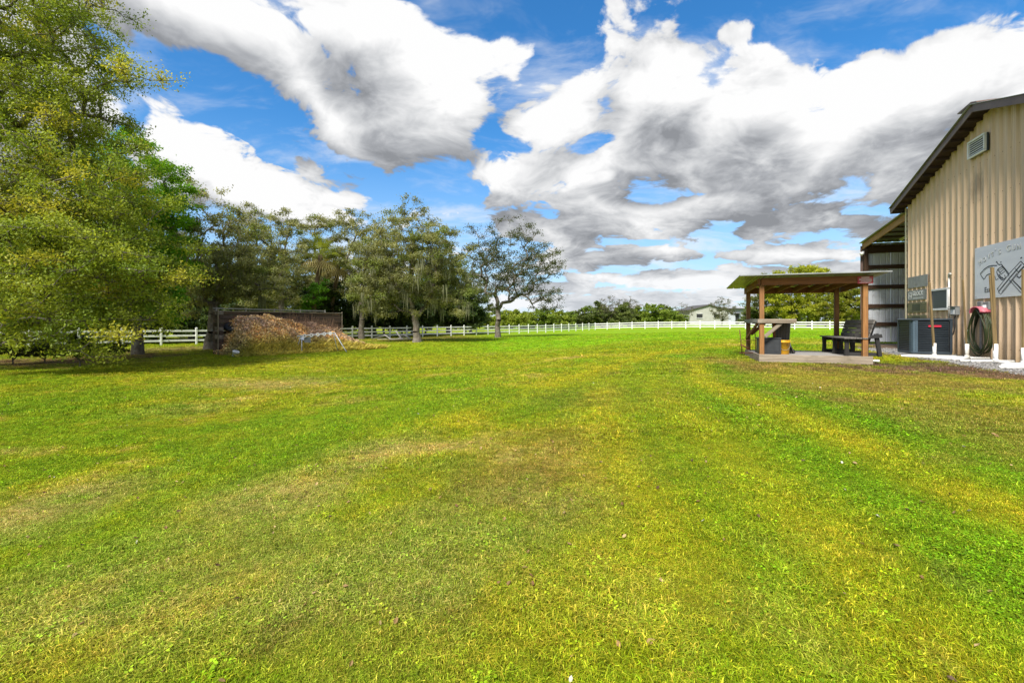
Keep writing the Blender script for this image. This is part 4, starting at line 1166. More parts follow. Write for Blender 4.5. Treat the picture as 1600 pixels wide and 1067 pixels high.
# red notice on the front beam
o = thing('notice_sign', 'faded red notice sign with white print on the pavilion corner', 'sign', pv(XR - .03, YF - .115, roofz(YF) - .13), PROT)
box('plate', (0, 0, 0), (.31, .008, .165), M['sign_red'], o, bev=.002)
for k, wv in enumerate((.16, .25, .26, .22, .24)):
    box('text_line', ((.02 if k == 3 else 0), -.0055, .062 - k * .030), (wv, .003, .011 if k else .017), M['white_paint'], o, bev=0)
# bucket
o = thing('bucket', 'scuffed yellow plastic bucket on the pavilion deck', 'bucket', pv(.615, .34, DZ), PROT)
lathe('pail', [(.115, 0), (.12, .004), (.138, .30), (.146, .302), (.146, .33), (.150, .34), (.150, .362), (.140, .362), (.120, .02), (.0, .02)], M['bucket'], o, sides=24)
lathe('rim', [(.146, .30), (.153, .304), (.153, .322), (.147, .326)], M['bucket'], o, sides=24)
tube('handle', [Vector((.152 * math.cos(t), -.152 * math.sin(t) * .95, .31 - .20 * math.sin(t))) for t in np.linspace(0, math.pi, 15)], .004, M['box_grey'], o, sides=5)
# charcoal storage box
o = thing('storage_box', 'charcoal plastic storage box under the shooting table', 'box', pv(.28, .42, DZ), PROT)
box('body', (0, 0, .20), (.50, .40, .38), M['crate'], o, bev=.015)
box('lid', (0, 0, .405), (.53, .43, .04), M['crate'], o, bev=.012)
box('front_panel', (.06, -.204, .20), (.30, .012, .26), M['crate'], o, bev=.004)
for x in (-.235, .235): box('rib', (x, -.204, .20), (.03, .016, .37), M['crate'], o, bev=.004)
# tall wheeled bin
o = thing('wheeled_bin', 'tall grey wheeled bin standing on the deck behind the bucket', 'bin', pv(.66, .80, DZ), PROT)
V = []
for z, w, d in ((.05, .14, .16), (.84, .18, .22)):
    V += [(-w, -d, z), (w, -d, z), (w, d, z), (-w, d, z)]
mobj('body', raw_mesh('body', V, [(3, 2, 1, 0), (4, 5, 6, 7)] + [(i, (i + 1) % 4, 4 + (i + 1) % 4, 4 + i) for i in range(4)], M['bin']), o)
for k in range(5): beam('rib', (-.11 + k * .055, -.166, .07), (-.13 + k * .07, -.226, .80), .014, .012, M['bin'], o, up=(0, -1, 0))
box('lid', (0, 0, .86), (.40, .48, .035), M['bin'], o, bev=.012)
beam('side_board', (-.20, -.2, .04), (-.215, -.2, .82), .05, .09, M['beam_wood'], o, up=(0, 1, 0))
beam('kick_plate', (.14, -.12, .30), (.24, -.14, .04), .02, .2, M['bin'], o, up=(0, 1, 0))
for y in (-.15, .15):
    w_ = mobj('wheel', raw_mesh('wheel', *tube_arrays([(.24, y - .025, .055), (.24, y + .025, .055)], .055, 14), M['black']), o)
# rusty frame leaning at the deck's left end
o = thing('metal_frame', 'rusty thin steel frame standing at the end of the deck', 'metal frame', pv(-.05, .55, DZ), PROT)
f0, f1 = .35, 1.35
tube('upright', [Vector((-.26, .1, -.02)), Vector((-.32, .1, .62))], .011, M['rust'], o); tube('upright', [Vector((.12, .35, -.02)), Vector((.10, .35, .55))], .011, M['rust'], o)
tube('rail', [Vector((-.30, .1, .33)), Vector((.22, .3, .33))], .009, M['rust'], o); tube('rail', [Vector((-.29, .1, .22)), Vector((-.02, .2, .06))], .016, M['rust'], o)
tube('foot', [Vector((-.32, .1, -.01)), Vector((.15, .28, -.01))], .013, M['rust'], o); tube('foot', [Vector((-.27, .1, .05)), Vector((-.2, .45, .05))], .010, M['rust'], o)
# bench along the right side, facing left
bx0, by0, by1 = 1.93, .12, 1.72
bn = thing('bench', 'black framed bench with grey slatted back on the pavilion deck', 'bench', pv(bx0 + .3, (by0 + by1) / 2, DZ), PROT)
for y in (by0, (by0 + by1) / 2, by1):
    y = y + .001
    beam('leg', pv(bx0, y, DZ), pv(bx0, y, DZ + .42), .09, .05, M['black_wood'], bn, True, up=(0, 1, 0))
    beam('leg', pv(bx0 + .40, y, DZ), pv(bx0 + .40, y, DZ + .42), .09, .05, M['black_wood'], bn, True, up=(0, 1, 0))
    beam('foot_rail', pv(bx0 - .04, y + .055, DZ + .045), pv(bx0 + .72, y + .055, DZ + .045), .045, .085, M['black_wood'], bn, True)
    beam('seat_rail', pv(bx0 - .04, y + .055, DZ + .37), pv(bx0 + .46, y + .055, DZ + .37), .045, .085, M['black_wood'], bn, True)
    beam('rear_leg', pv(bx0 + .68, y, DZ), pv(bx0 + .60, y, DZ + .55), .09, .05, M['black_wood'], bn, True, up=(0, 1, 0))
    beam('arm_rail', pv(bx0 + .40, y - .05, DZ + .46), pv(bx0 + .70, y - .05, DZ + .50), .045, .085, M['black_wood'], bn, True)
    beam('back_support', pv(bx0 + .44, y + .055, DZ + .30), pv(bx0 + .60, y + .055, DZ + .86), .045, .07, M['black_wood'], bn, True, up=(1, 0, 0))
for k in range(4):
    beam('seat_slat', pv(bx0 - .03 + k * .125, by0 - .12, DZ + .435), pv(bx0 - .03 + k * .125, by1 + .10, DZ + .435), .115, .032, M['slat_grey'], bn, True)
for k in range(4):
    t = (k + .5) / 4; xx = bx0 + .44 + .02 + t * .13; zz = DZ + .45 + t * .44
    beam('back_slat', pv(xx - .045, by0 - .10, zz), pv(xx - .045, by1 + .08, zz), .028, .104, M['slat_grey'], bn, True, up=Vector((math.cos(PROT) * .28, math.sin(PROT) * .28, 1)))

# ------------------------------------------------------------------ trees
def frusta(P0, P1, R0, R1, sides):
    """tapered pieces between point pairs -> verts, quads"""
    P0, P1 = np.asarray(P0, float), np.asarray(P1, float)
    t = P1 - P0; t /= np.maximum(np.linalg.norm(t, axis=1, keepdims=True), 1e-6)
    ref = np.where(np.abs(t[:, 2:3]) > .9, np.array([[1., 0, 0]]), np.array([[0, 0, 1.]]))
    a = np.cross(t, ref); a /= np.linalg.norm(a, axis=1, keepdims=True); b = np.cross(t, a)
    th = np.arange(sides) * 2 * math.pi / sides
    ring = a[:, None, :] * np.cos(th)[None, :, None] + b[:, None, :] * np.sin(th)[None, :, None]
    V = np.concatenate([P0[:, None, :] + ring * np.asarray(R0)[:, None, None], P1[:, None, :] + ring * np.asarray(R1)[:, None, None]], 1)
    k = np.arange(sides); k2 = (k + 1) % sides
    q = np.stack([k, k2, k2 + sides, k + sides], 1)
    F = (np.arange(len(P0)) * 2 * sides)[:, None, None] + q[None]
    return V.reshape(-1, 3), F.reshape(-1, 4)
def leaves(C, size, rs, col, up=.7, wide=.5, jitter=.24):
    n = len(C)
    ax = rs.randn(n, 3); ax /= np.linalg.norm(ax, axis=1, keepdims=True)
    nm = rs.randn(n, 3); nm[:, 2] += up * 2; b = np.cross(ax, nm); b /= np.maximum(np.linalg.norm(b, axis=1, keepdims=True), 1e-6)
    L = (size * (.6 + .8 * rs.rand(n)))[:, None]
    a_ = ax * L * .5; b_ = b * L * wide * .5
    V = np.stack([C - a_, C + b_ - a_ * .1, C + a_, C - b_ - a_ * .1], 1).reshape(-1, 3)
    F = np.arange(n * 4).reshape(-1, 4)
    k = np.exp((rs.rand(n, 1) - .5) * 2 * jitter)
    return V, F, np.repeat(col * k, 4, 0)
def grow_tree(name, base, blobs, n_cl, trunk_h, trunk_r, n_leaf, leaf, cols, seed, cl_r=None, moss=0, lean=(0, 0), shell=.45, tip=.012, moss_len=1.6, mat='leaf', bare=0.0, sparse_up=0.0, flat=.55):
    """blobs: world ellipsoids (x, y, z, rx, ry, rz, weight) that the crown fills"""
    rs = np.random.RandomState(seed)
    base = np.array(base, float)
    bl = np.array(blobs, float)
    w = bl[:, 6] * bl[:, 3] * bl[:, 4] * bl[:, 5]; w /= w.sum()
    # cluster centres, kept apart so that gaps stay between them
    pts = []
    tries = 0
    mind = (w * 0 + (bl[:, 3] * bl[:, 4] * bl[:, 5]).sum() / n_cl) [0] ** (1 / 3) * .95
    while len(pts) < n_cl and tries < n_cl * 30:
        tries += 1
        k = rs.choice(len(bl), p=w); d = rs.randn(3); d /= np.linalg.norm(d); r = rs.rand() ** shell
        p = bl[k, :3] + d * r * bl[k, 3:6]
        if p[2] < base[2] + .5: continue
        if pts and np.min(np.linalg.norm(np.array(pts) - p, axis=1)) < mind * (.8 if tries < n_cl * 12 else .4): continue
        pts.append(p)
    pts = np.array(pts)
    top = base + np.array([lean[0], lean[1], trunk_h])
    nodes = [base + (top - base) * t + np.append(rs.randn(2) * trunk_r * .35 * math.sin(t * 3.1), 0) for t in np.linspace(0, 1, 6)]
    par = [-1, 0, 1, 2, 3, 4]
    order = np.argsort(np.linalg.norm(pts - top, axis=1))
    tips = {}
    for i in order:
        p = pts[i]; N = np.array(nodes)
        d = np.linalg.norm(N - p, axis=1)
        cost = d + .22 * np.linalg.norm(N - top, axis=1) + .7 * np.maximum(0, N[:, 2] - p[2])
        cost[:4] += 1e6
        j = int(np.argmin(cost)); q = N[j]; L = d[j]
        m = max(1, int(L / max(mind * .45, .3)))
        prev = j
        for s_ in range(1, m + 1):
            t = s_ / m
            c = q + (p - q) * t
            if s_ < m: c = c + rs.randn(3) * L * .055 + np.array([0, 0, L * .07 * math.sin(math.pi * t)])
            nodes.append(c); par.append(prev); prev = len(nodes) - 1
        tips[i] = prev
    N = np.array(nodes); par = np.array(par)
    r = np.zeros(len(N)); acc = np.zeros(len(N))
    for i in range(len(N) - 1, -1, -1):
        r[i] = max(tip, acc[i] ** (1 / 2.3))
        if par[i] >= 0: acc[par[i]] += r[i] ** 2.3
    f = trunk_r / r[5]
    r = tip + (r - tip) * f
    r[0] = trunk_r * 1.45; r[1] = trunk_r * 1.12
    e = np.arange(1, len(N))
    big = r[e] > trunk_r * .22
    V1, F1 = frusta(N[par[e[big]]], N[e[big]], r[par[e[big]]].clip(None, r[e[big]] * 1.5), r[e[big]], 9)
    V2, F2 = frusta(N[par[e[~big]]], N[e[~big]], r[par[e[~big]]].clip(None, r[e[~big]] * 1.5), r[e[~big]], 5)
    cr = cl_r or mind * .95
    T0, T1 = [], []
    for i in range(len(pts)):
        for k in range(7):
            d = rs.randn(3); d /= np.linalg.norm(d); d[2] = abs(d[2]) * .6 if rs.rand() < .6 else d[2]
            T0.append(N[tips[i]]); T1.append(N[tips[i]] + d * cr * (.6 + .6 * rs.rand()) * np.array([1, 1, flat]))
    T0, T1 = np.array(T0), np.array(T1)
    V3, F3 = frusta(T0, T1, np.full(len(T0), tip * .8), np.full(len(T0), tip * .25), 3)
    V = np.concatenate([V1, V2, V3]); F = np.concatenate([F1, F2 + len(V1), F3 + len(V1) + len(V2)])
    root = thing(name[0], name[1], name[2], base, 0, name[3] if len(name) > 3 else None)
    V -= base
    trunk = mobj('trunk', np_mesh('trunk', V, F, M['bark'], smooth=True), root)
    # leaves sit along the twigs
    wt = np.exp(rs.randn(len(pts)) * .35)
    zrel = (pts[:, 2] - pts[:, 2].min()) / max(np.ptp(pts[:, 2]), .1)
    wt *= 1 - sparse_up * zrel
    wt *= rs.rand(len(pts)) >= bare
    wt /= wt.sum()
    ci = rs.choice(len(pts), n_leaf, p=wt); tw = ci * 7 + rs.randint(0, 7, n_leaf)
    t = rs.rand(n_leaf)[:, None] ** .7 * 1.12
    C = T0[tw] + (T1[tw] - T0[tw]) * t + rs.randn(n_leaf, 3) * cr * .17
    cols = np.array(cols)
    cm = rs.rand(len(pts))[:, None] ** 1.2
    cc = cols[0] * (1 - cm) + cols[1] * cm
    if len(cols) > 2:
        pick = rs.rand(len(pts)) < .16; cc[pick] = cols[2]
    VL, FL, CL = leaves(C - base, leaf, rs, cc[ci])
    mobj('crown', np_mesh('crown', VL, FL, M[mat], CL), root)
    if moss:
        low = pts[:, 2] < np.percentile(pts[:, 2], 70)
        idx = rs.choice(np.where(low)[0], moss); B = pts[idx] + rs.randn(moss, 3) * cr * .6
        Vm, Fm, Cm = [], [], []
        per = 16
        for p in B:
            ln = moss_len * (.35 + .9 * rs.rand()); ln = min(ln, p[2] - base[2] - .25)
            o = p + rs.randn(per, 3) * np.array([.16, .16, .10]); l_ = ln * (.4 + .6 * rs.rand(per)); w_ = .012 + .02 * rs.rand(per); an = rs.rand(per) * 3.14
            dx, dy = np.cos(an) * w_, np.sin(an) * w_
            z0 = np.zeros(per)
            sw = rs.randn(per, 2) * .05
            v = np.stack([o + np.stack([-dx, -dy, z0], 1), o + np.stack([dx, dy, z0], 1),
                          o + np.stack([dx * .9 + sw[:, 0], dy * .9 + sw[:, 1], -l_ * .55], 1), o + np.stack([-dx * .9 + sw[:, 0], -dy * .9 + sw[:, 1], -l_ * .55], 1),
                          o + np.stack([dx * .15 + sw[:, 0] * 1.6, dy * .15, -l_], 1), o + np.stack([-dx * .15 + sw[:, 0] * 1.6, -dy * .15, -l_], 1)], 1).reshape(-1, 3)
            k = len(Vm) * per * 6
            b6 = k + np.arange(per) * 6
            Fm.append(np.concatenate([np.stack([b6, b6 + 1, b6 + 2, b6 + 3], 1), np.stack([b6 + 3, b6 + 2, b6 + 4, b6 + 5], 1)]))
            Vm.append(v - base); Cm.append(np.repeat(np.array([[.185, .19, .11]]) * (.6 + .7 * rs.rand(per, 1)), 6, 0))
        tag(mobj('hanging_moss', np_mesh('hanging_moss', np.concatenate(Vm), np.concatenate(Fm), M['moss'], np.concatenate(Cm)), root), kind='stuff')
    return root
def copy_tree(root, loc, rot, sc, label=None):
    r = root.copy(); COL.objects.link(r)
    r.location = loc; r.rotation_euler = (0, 0, rot); r.scale = (sc, sc, sc) if not hasattr(sc, '__len__') else sc
    if label: r['label'] = label
    for ch in root.children:
        c = ch.copy(); COL.objects.link(c); c.parent = r
    return r
def px_blobs(Y, lst):
    """crown ellipsoids seen at photo pixels, standing at distance Y: (px, py, half-w, half-h, weight[, depth offset[, depth radius]])"""
    out = []
    for q in lst:
        px, py, hw, hh, wt = q[:5]
        y = Y + (q[5] if len(q) > 5 else 0)
        p = px_depth(px, py, y); k = y / FPX
        out.append((p.x, p.y, p.z, hw * k, (q[6] if len(q) > 6 else min(hw, hh) * k * 1.1), hh * k, wt))
    return out
def root_at(px, Y):
    x = (px - HORX) / FPX * Y; return (x, Y, gz(x, Y) - .08)
OLIVE = [(.175, .25, .026), (.34, .39, .045), (.43, .42, .05)]
GREYOL = [(.18, .195, .068), (.31, .315, .135), (.20, .245, .06)]
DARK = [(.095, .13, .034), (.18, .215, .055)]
BRIGHT = [(.13, .32, .012), (.22, .40, .02)]
YELG = [(.25, .30, .025), (.39, .40, .03)]
# big oak at the left edge, its boughs sweeping almost to the ground
grow_tree(('oak_tree', 'huge spreading oak with olive foliage drooping to the lawn', 'tree'), root_at(-70, 19.5),
          px_blobs(18.5, [(20, -40, 150, 150, .8), (30, 130, 150, 130, 1.0), (110, 240, 105, 95, 1.1), (55, 320, 170, 110, 1.1), (170, 330, 95, 90, 1.1), (215, 400, 75, 80, 1.1), (70, 440, 190, 85, 1.2), (200, 460, 85, 60, 1.0), (120, 520, 75, 45, 4.5, -2.0), (40, 510, 110, 50, 3.5, -2.6), (200, 490, 70, 36, 3.0, -.5), (20, 400, 120, 90, 1.2, -2.5), (140, 400, 90, 70, 1.2, -2), (-80, 300, 160, 260, .6), (190, 125, 55, 24, 1.6, 0, 1.2), (150, 60, 45, 45, .8)]),
          680, 4.2, .40, 270000, .105, OLIVE, 1, lean=(1.6, -.4), shell=.5, cl_r=.88, tip=.018, sparse_up=.4)
# broad bright-green tree behind it
grow_tree(('green_tree', 'bright green full-crowned tree rising behind the drooping oak', 'tree'), root_at(215, 26.5),
          px_blobs(26.5, [(190, 285, 65, 85, 1), (232, 320, 62, 85, 1.1), (256, 395, 46, 75, 1.0), (190, 420, 80, 80, .6), (225, 485, 60, 34, 1.3, -1.5)]), 150, 5.0, .24, 70000, .14, BRIGHT, 2, mat='leaf_soft', shell=.4)
# leaning oak beside the timber wall
grow_tree(('oak_tree', 'grey-green oak with forked leaning trunk beside the timber wall', 'tree'), root_at(327, 31.5),
          px_blobs(31.5, [(350, 395, 70, 70, 1), (330, 325, 36, 42, .6), (390, 430, 60, 50, 1), (300, 440, 40, 55, 1), (350, 460, 60, 30, .7), (290, 300, 22, 25, .35), (380, 345, 30, 30, .6)]), 200, 3.2, .28, 40000, .14, GREYOL, 3, moss=16, lean=(.3, 0), sparse_up=.6)
grow_tree(('oak_tree', 'tall loose-crowned oak growing behind the timber wall', 'tree'), root_at(440, 45),
          px_blobs(45, [(430, 405, 60, 65, 1), (400, 360, 40, 40, .7), (455, 350, 34, 26, .7), (425, 460, 50, 40, .8)]), 170, 5.0, .26, 34000, .17, GREYOL, 4, moss=14, sparse_up=.4)
grow_tree(('oak_tree', 'thin-topped oak between the palm and the mossy oak', 'tree'), root_at(565, 50),
          px_blobs(50, [(570, 405, 42, 60, 1), (545, 348, 42, 24, .7), (590, 370, 36, 40, .8), (580, 460, 50, 35, .8)]), 140, 5.5, .26, 25000, .18, GREYOL, 5, moss=14, sparse_up=.45)
grow_tree(('oak_tree', 'pale wispy oak whose top shows above the fan palms', 'tree'), root_at(503, 58),
          px_blobs(58, [(500, 372, 48, 34, 1), (478, 348, 30, 18, .8), (515, 350, 30, 18, .8), (500, 420, 45, 40, .8)]), 120, 6.5, .26, 22000, .19, GREYOL, 25, moss=10, sparse_up=.4)
# mossy oak on the lawn
grow_tree(('mossy_oak', 'wide oak draped in grey moss standing on the lawn', 'tree'), root_at(652, 42),
          px_blobs(42, [(640, 400, 85, 70, 1), (640, 340, 24, 34, .8), (690, 390, 50, 45, .9), (590, 430, 50, 50, .9), (620, 465, 75, 32, 1.0), (705, 450, 42, 50, .9), (600, 370, 35, 30, .6), (680, 350, 30, 24, .5)]), 280, 2.6, .34, 76000, .16, GREYOL, 6, moss=90, lean=(-.2, 0), moss_len=1.5, sparse_up=.35)
# open-crowned oak at the end of the fence
grow_tree(('open_oak', 'open branching oak with see-through crown by the white fence', 'tree'), root_at(778, 54),
          px_blobs(54, [(800, 415, 70, 52, 1), (758, 385, 28, 40, .8), (845, 415, 34, 40, .9), (815, 365, 28, 30, .7), (780, 455, 45, 26, .7), (848, 462, 42, 24, 1.1), (866, 412, 20, 22, .9), (745, 420, 22, 40, .6), (765, 350, 18, 18, .5)]), 220, 3.6, .30, 23000, .18, [(.068, .086, .028), (.112, .132, .044)], 7, sparse_up=.4, tip=.026, cl_r=.95, shell=.4)
# thick woodland behind the left fence
wood = grow_tree(('woodland_tree', 'dense dark woodland tree behind the left white fence', 'tree', 'woodland trees behind the left fence'), root_at(400, 58),
                 px_blobs(58, [(400, 425, 55, 40, 1), (380, 460, 55, 40, 1), (425, 465, 50, 45, 1), (400, 490, 65, 30, 1)]), 120, 3.2, .26, 30000, .25, DARK, 8)
wood['label'] = 'dense dark woodland tree behind the timber wall'
for k, (px, Y, sc, lab) in enumerate(((300, 50, 1.0, 'between the green tree and the leaning oak'), (350, 66, 1.1, 'directly behind the leaning oak'), (465, 64, .95, 'behind the taller fan palm'), (520, 64, .9, 'behind the second fan palm'), (585, 66, 1.0, 'behind the lumber heap'), (645, 68, 1.0, 'directly behind the mossy oak'), (700, 70, 1.1, 'between the mossy oak and the open oak'), (735, 74, .85, 'next to the open oak'),
                                  (240, 46, 1.0, 'behind the bright green tree'), (150, 42, 1.1, 'behind the drooping oak'), (60, 38, 1.1, 'behind the drooping oak'), (-10, 36, 1.2, 'behind the drooping oak'))):
    copy_tree(wood, root_at(px, Y), k * 1.3, sc, 'dense dark woodland tree ' + lab)
# under-storey shrubs
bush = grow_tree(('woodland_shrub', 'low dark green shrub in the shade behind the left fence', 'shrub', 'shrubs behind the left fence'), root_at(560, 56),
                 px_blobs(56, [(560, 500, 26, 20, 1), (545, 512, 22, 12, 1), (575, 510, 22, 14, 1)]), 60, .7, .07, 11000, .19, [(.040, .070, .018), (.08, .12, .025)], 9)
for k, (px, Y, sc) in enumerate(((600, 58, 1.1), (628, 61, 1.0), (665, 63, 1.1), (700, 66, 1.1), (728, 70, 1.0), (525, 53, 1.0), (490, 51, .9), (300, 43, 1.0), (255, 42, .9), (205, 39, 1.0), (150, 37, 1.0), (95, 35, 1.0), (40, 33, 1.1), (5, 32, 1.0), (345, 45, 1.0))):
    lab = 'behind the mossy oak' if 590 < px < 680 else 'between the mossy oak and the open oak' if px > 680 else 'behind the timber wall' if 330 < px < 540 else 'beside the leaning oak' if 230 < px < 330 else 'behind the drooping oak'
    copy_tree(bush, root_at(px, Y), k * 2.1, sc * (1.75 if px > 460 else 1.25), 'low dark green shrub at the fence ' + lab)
near = grow_tree(('low_bush', 'small leafy bush under the drooping oak boughs', 'shrub', 'bushes under the drooping oak'), root_at(125, 19.5),
                 px_blobs(19.5, [(125, 545, 34, 22, 1), (100, 553, 24, 14, 1), (150, 553, 22, 13, 1)]), 50, .3, .03, 6500, .075, [(.045, .065, .022), (.10, .115, .035)], 19)
for k, (px, Y, sc) in enumerate(((20, 20.5, .9), (70, 21.5, .8), (185, 23.5, .7))):
    copy_tree(near, root_at(px, Y), k * 2.1 + 1, sc)
grow_tree(('young_tree', 'small bright green sapling in front of the dark wood by the palm', 'tree'), root_at(492, 47),
          px_blobs(47, [(490, 465, 22, 22, 1), (500, 450, 14, 16, .8), (478, 480, 16, 16, .8)]), 45, 1.8, .06, 6000, .16, [(.09, .24, .015), (.14, .30, .02)], 10, mat='leaf_soft')
# cabbage palm
def fan_palm(px, Y, top_py, label):
    b = Vector(root_at(px, Y)); t = px_depth(px + 14, top_py, Y)
    o = thing('palm_tree', label, 'palm', b)
    rs = np.random.RandomState(3)
    pts = [b.lerp(t, k / 9) + Vector((.10 * math.sin(k), 0, 0)) for k in range(10)]
    tube('trunk', pts, [.26, .24, .22, .22, .21, .21, .22, .24, .27, .22], M['palm_bark'], o, True, 12)
    V, F, C = [], [], []
    for k in range(34):
        az = k * 2.399; el = math.radians(75 - 135 * (k / 34) + rs.randn() * 8); R = 1.35 + .4 * rs.rand()
        d = Vector((math.cos(az) * math.cos(el), math.sin(az) * math.cos(el), math.sin(el))); sd = d.cross(Vector((0, 0, 1))).normalized(); u = sd.cross(d)
        c = t + d * R * .8
        g = .75 + .5 * rs.rand(); col = (.20 * g, .24 * g, .03 * g) if k < 24 else (.36 * g, .30 * g, .13 * g)
        i = len(V); V += [t - sd * .03, t + sd * .03, c + sd * .02, c - sd * .02]; F.append((i, i + 1, i + 2, i + 3)); C += [col] * 4
        for q in range(15):
            a = math.radians(-100 + 200 * q / 14); dr = d * math.cos(a) + sd * math.sin(a); l = R * (.65 + .3 * math.cos(a))
            tip = c + dr * l + Vector((0, 0, -.30 * l)); m = c + dr * l * .5 + Vector((0, 0, .02)); w = u.cross(dr).normalized() * .05 
            i = len(V); V += [c, m - w, tip, m + w]; F.append((i, i + 1, i + 2, i + 3)); C += [col] * 4
    me = np_mesh('fronds', np.array([tuple(v) for v in V]), np.array(F), M['leaf'], np.array(C)); in_world(mobj('fronds', me), o)
fan_palm(486, 48, 398, 'fan palm with a shaggy crown rising from the wood')
fan_palm(514, 51, 412, 'second fan palm half hidden behind the oaks')

# ------------------------------------------------------------------ far hedge, trees and houses
hedge = []
for k, (cols, hh) in enumerate(((DARK, 1.0), ([(.14, .21, .025), (.23, .30, .04)], 1.0), ([(.20, .27, .025), (.29, .34, .04)], .9))):
    hedge.append(grow_tree(('hedge_bush', ('dark green wild bush beyond the far white fence', 'mid green wild bush beyond the far white fence', 'yellow-green wild bush beyond the far white fence')[k], 'shrub', 'wild bushes beyond the far fence'), root_at(905 + 50 * k, 125),
                 px_blobs(125, [(905 + 50 * k, 497, 17, 13, 1), (893 + 50 * k, 503, 15, 9, 1), (918 + 50 * k, 502, 15, 10, 1)]), 60, 1.2, .12, 9500, .36, cols, 11 + k))
rs = np.random.RandomState(77)
spots = [(800, 110, 2), (825, 112, 2), (848, 114, 1), (870, 118, 2), (886, 122, 1), (922, 128, 1), (940, 122, 0), (972, 118, 0), (985, 126, 1), (1022, 122, 1), (1035, 130, 0), (1050, 124, 1), (812, 124, 1), (860, 128, 0), (760, 112, 2), (782, 118, 1), (1185, 110, 0), (1200, 118, 1), (1330, 100, 2), (1350, 104, 1), (1290, 116, 0), (1240, 118, 1)]
for px, Y, k in spots:
    copy_tree(hedge[k], root_at(px, Y), rs.rand() * 6, (1.0 + .3 * rs.rand()) * (1.15 if 900 < px < 1040 else .95))
for px, Y, top, lab in ((950, 120, 462, 'bare-twigged tree standing above the wild bushes'), (982, 122, 463, 'second twiggy tree among the wild bushes'), (1068, 135, 474, 'small twiggy tree left of the pale house'), (1128, 132, 462, 'leafy young tree in front of the pale house')):
    hgt = (512 - top)
    grow_tree(('field_tree', lab, 'tree'), root_at(px, Y), px_blobs(Y, [(px, 508 - hgt * .55, hgt * .42, hgt * .40, 1), (px - 4, 508 - hgt * .3, hgt * .36, hgt * .22, .8)]), 60, 2.0, .16, 3800 if top == 462 and px > 1100 else 1700, .26, [(.085, .095, .04), (.14, .145, .05)], int(px), tip=.03, sparse_up=.7)
grow_tree(('field_tree', 'broad yellow-green tree beyond the far fence behind the pavilion', 'tree'), root_at(1265, 100),
          px_blobs(100, [(1262, 435, 48, 26, 1), (1225, 455, 38, 28, 1), (1290, 455, 40, 32, 1), (1250, 480, 60, 28, 1)]), 160, 4.0, .45, 46000, .36, YELG, 21, mat='leaf_soft')
grow_tree(('field_tree', 'olive grey tree left of the broad yellow-green tree', 'tree'), root_at(1210, 104),
          px_blobs(104, [(1215, 440, 26, 20, .8), (1200, 465, 34, 30, 1), (1225, 485, 32, 22, 1)]), 90, 3.0, .3, 17000, .36, GREYOL, 22)
grow_tree(('field_tree', 'yellow-green tree close to the lean-to beyond the fence', 'tree'), root_at(1330, 92),
          px_blobs(92, [(1325, 470, 34, 32, 1), (1345, 455, 22, 26, .8), (1310, 490, 28, 20, .9)]), 100, 2.6, .3, 22000, .34, [(.19, .22, .02), (.28, .28, .03)], 23, mat='leaf_soft')
def gable_house(name, label, px0, px1, Y, eave_py, ridge_py, depth, wall, open_px=None):
    a, b = px_depth(px0, eave_py, Y), px_depth(px1, eave_py, Y); zr = px_depth(0, ridge_py, Y).z; ze = a.z
    g0 = gz(a.x, Y) - .2; cx = (a.x + b.x) / 2
    o = thing(name, label, 'house', (cx, Y, g0))
    V = [(a.x, Y, g0), (b.x, Y, g0), (b.x, Y, ze), (cx, Y, zr), (a.x, Y, ze)]
    V += [(x, Y + depth, z) for x, _, z in V]
    F = [(0, 1, 2, 3, 4), (9, 8, 7, 6, 5), (0, 4, 9, 5), (1, 6, 7, 2)]
    in_world(mobj('wall', raw_mesh('wall', V, F, M[wall])), o)
    for s_, q in ((-1, a), (1, b)):
        e = Vector((q.x + s_ * .7, 0, ze - .7 * (zr - ze) / max(abs(cx - a.x), .1)))
        V = [(cx, Y - .6, zr + .05), (e.x, Y - .6, e.z + .05), (e.x, Y + depth, e.z + .05), (cx, Y + depth, zr + .05)]
        V += [(x, y, z + .32) for x, y, z in V]
        r_ = mobj('roof', raw_mesh('roof', V, [(3, 2, 1, 0), (4, 5, 6, 7), (0, 1, 5, 4), (1, 2, 6, 5), (2, 3, 7, 6), (3, 0, 4, 7)], M['shingle'])); in_world(r_, o)
    return o, a, b, g0, ze
h, a, b, g0, ze = gable_house('house', 'pale gabled house behind the far fence', 1078, 1138, 172, 485, 477, 16, 'stucco')
for t in (.25, .7):
    x = a.x + (b.x - a.x) * t
    w_ = box('window', (x, 171.95, g0 + 3.6), (2.2, .12, 1.6), M['dark_gap'], h, True)
    box('frame', (0, -.08, .86), (2.5, .1, .14), M['white_paint'], w_); box('sill', (0, -.1, -.86), (2.5, .2, .14), M['white_paint'], w_)
A, B = px_depth(1128, 483, 180), px_depth(1178, 483, 180); g0 = gz(A.x, 180) - .2
h = thing('outbuilding', 'long grey flat-roofed building right of the pale house', 'building', ((A.x + B.x) / 2, 180, g0))
box('wall', ((A.x + B.x) / 2, 184, (g0 + A.z) / 2), (B.x - A.x, 8, A.z - g0), M['stucco_grey'], h, True, bev=0)
box('roof', ((A.x + B.x) / 2, 183.6, A.z + .2), (B.x - A.x + 1.2, 9.6, .38), M['shingle'], h, True)
D = px_depth(1152, 490, 179.8); box('doorway', (D.x, 179.9, (g0 + D.z) / 2), (1.3, .3, D.z - g0), M['dark_gap'], h, True); box('porch_roof', (D.x, 179.2, D.z + .1), (2.4, 1.6, .25), M['shingle'], h, True)

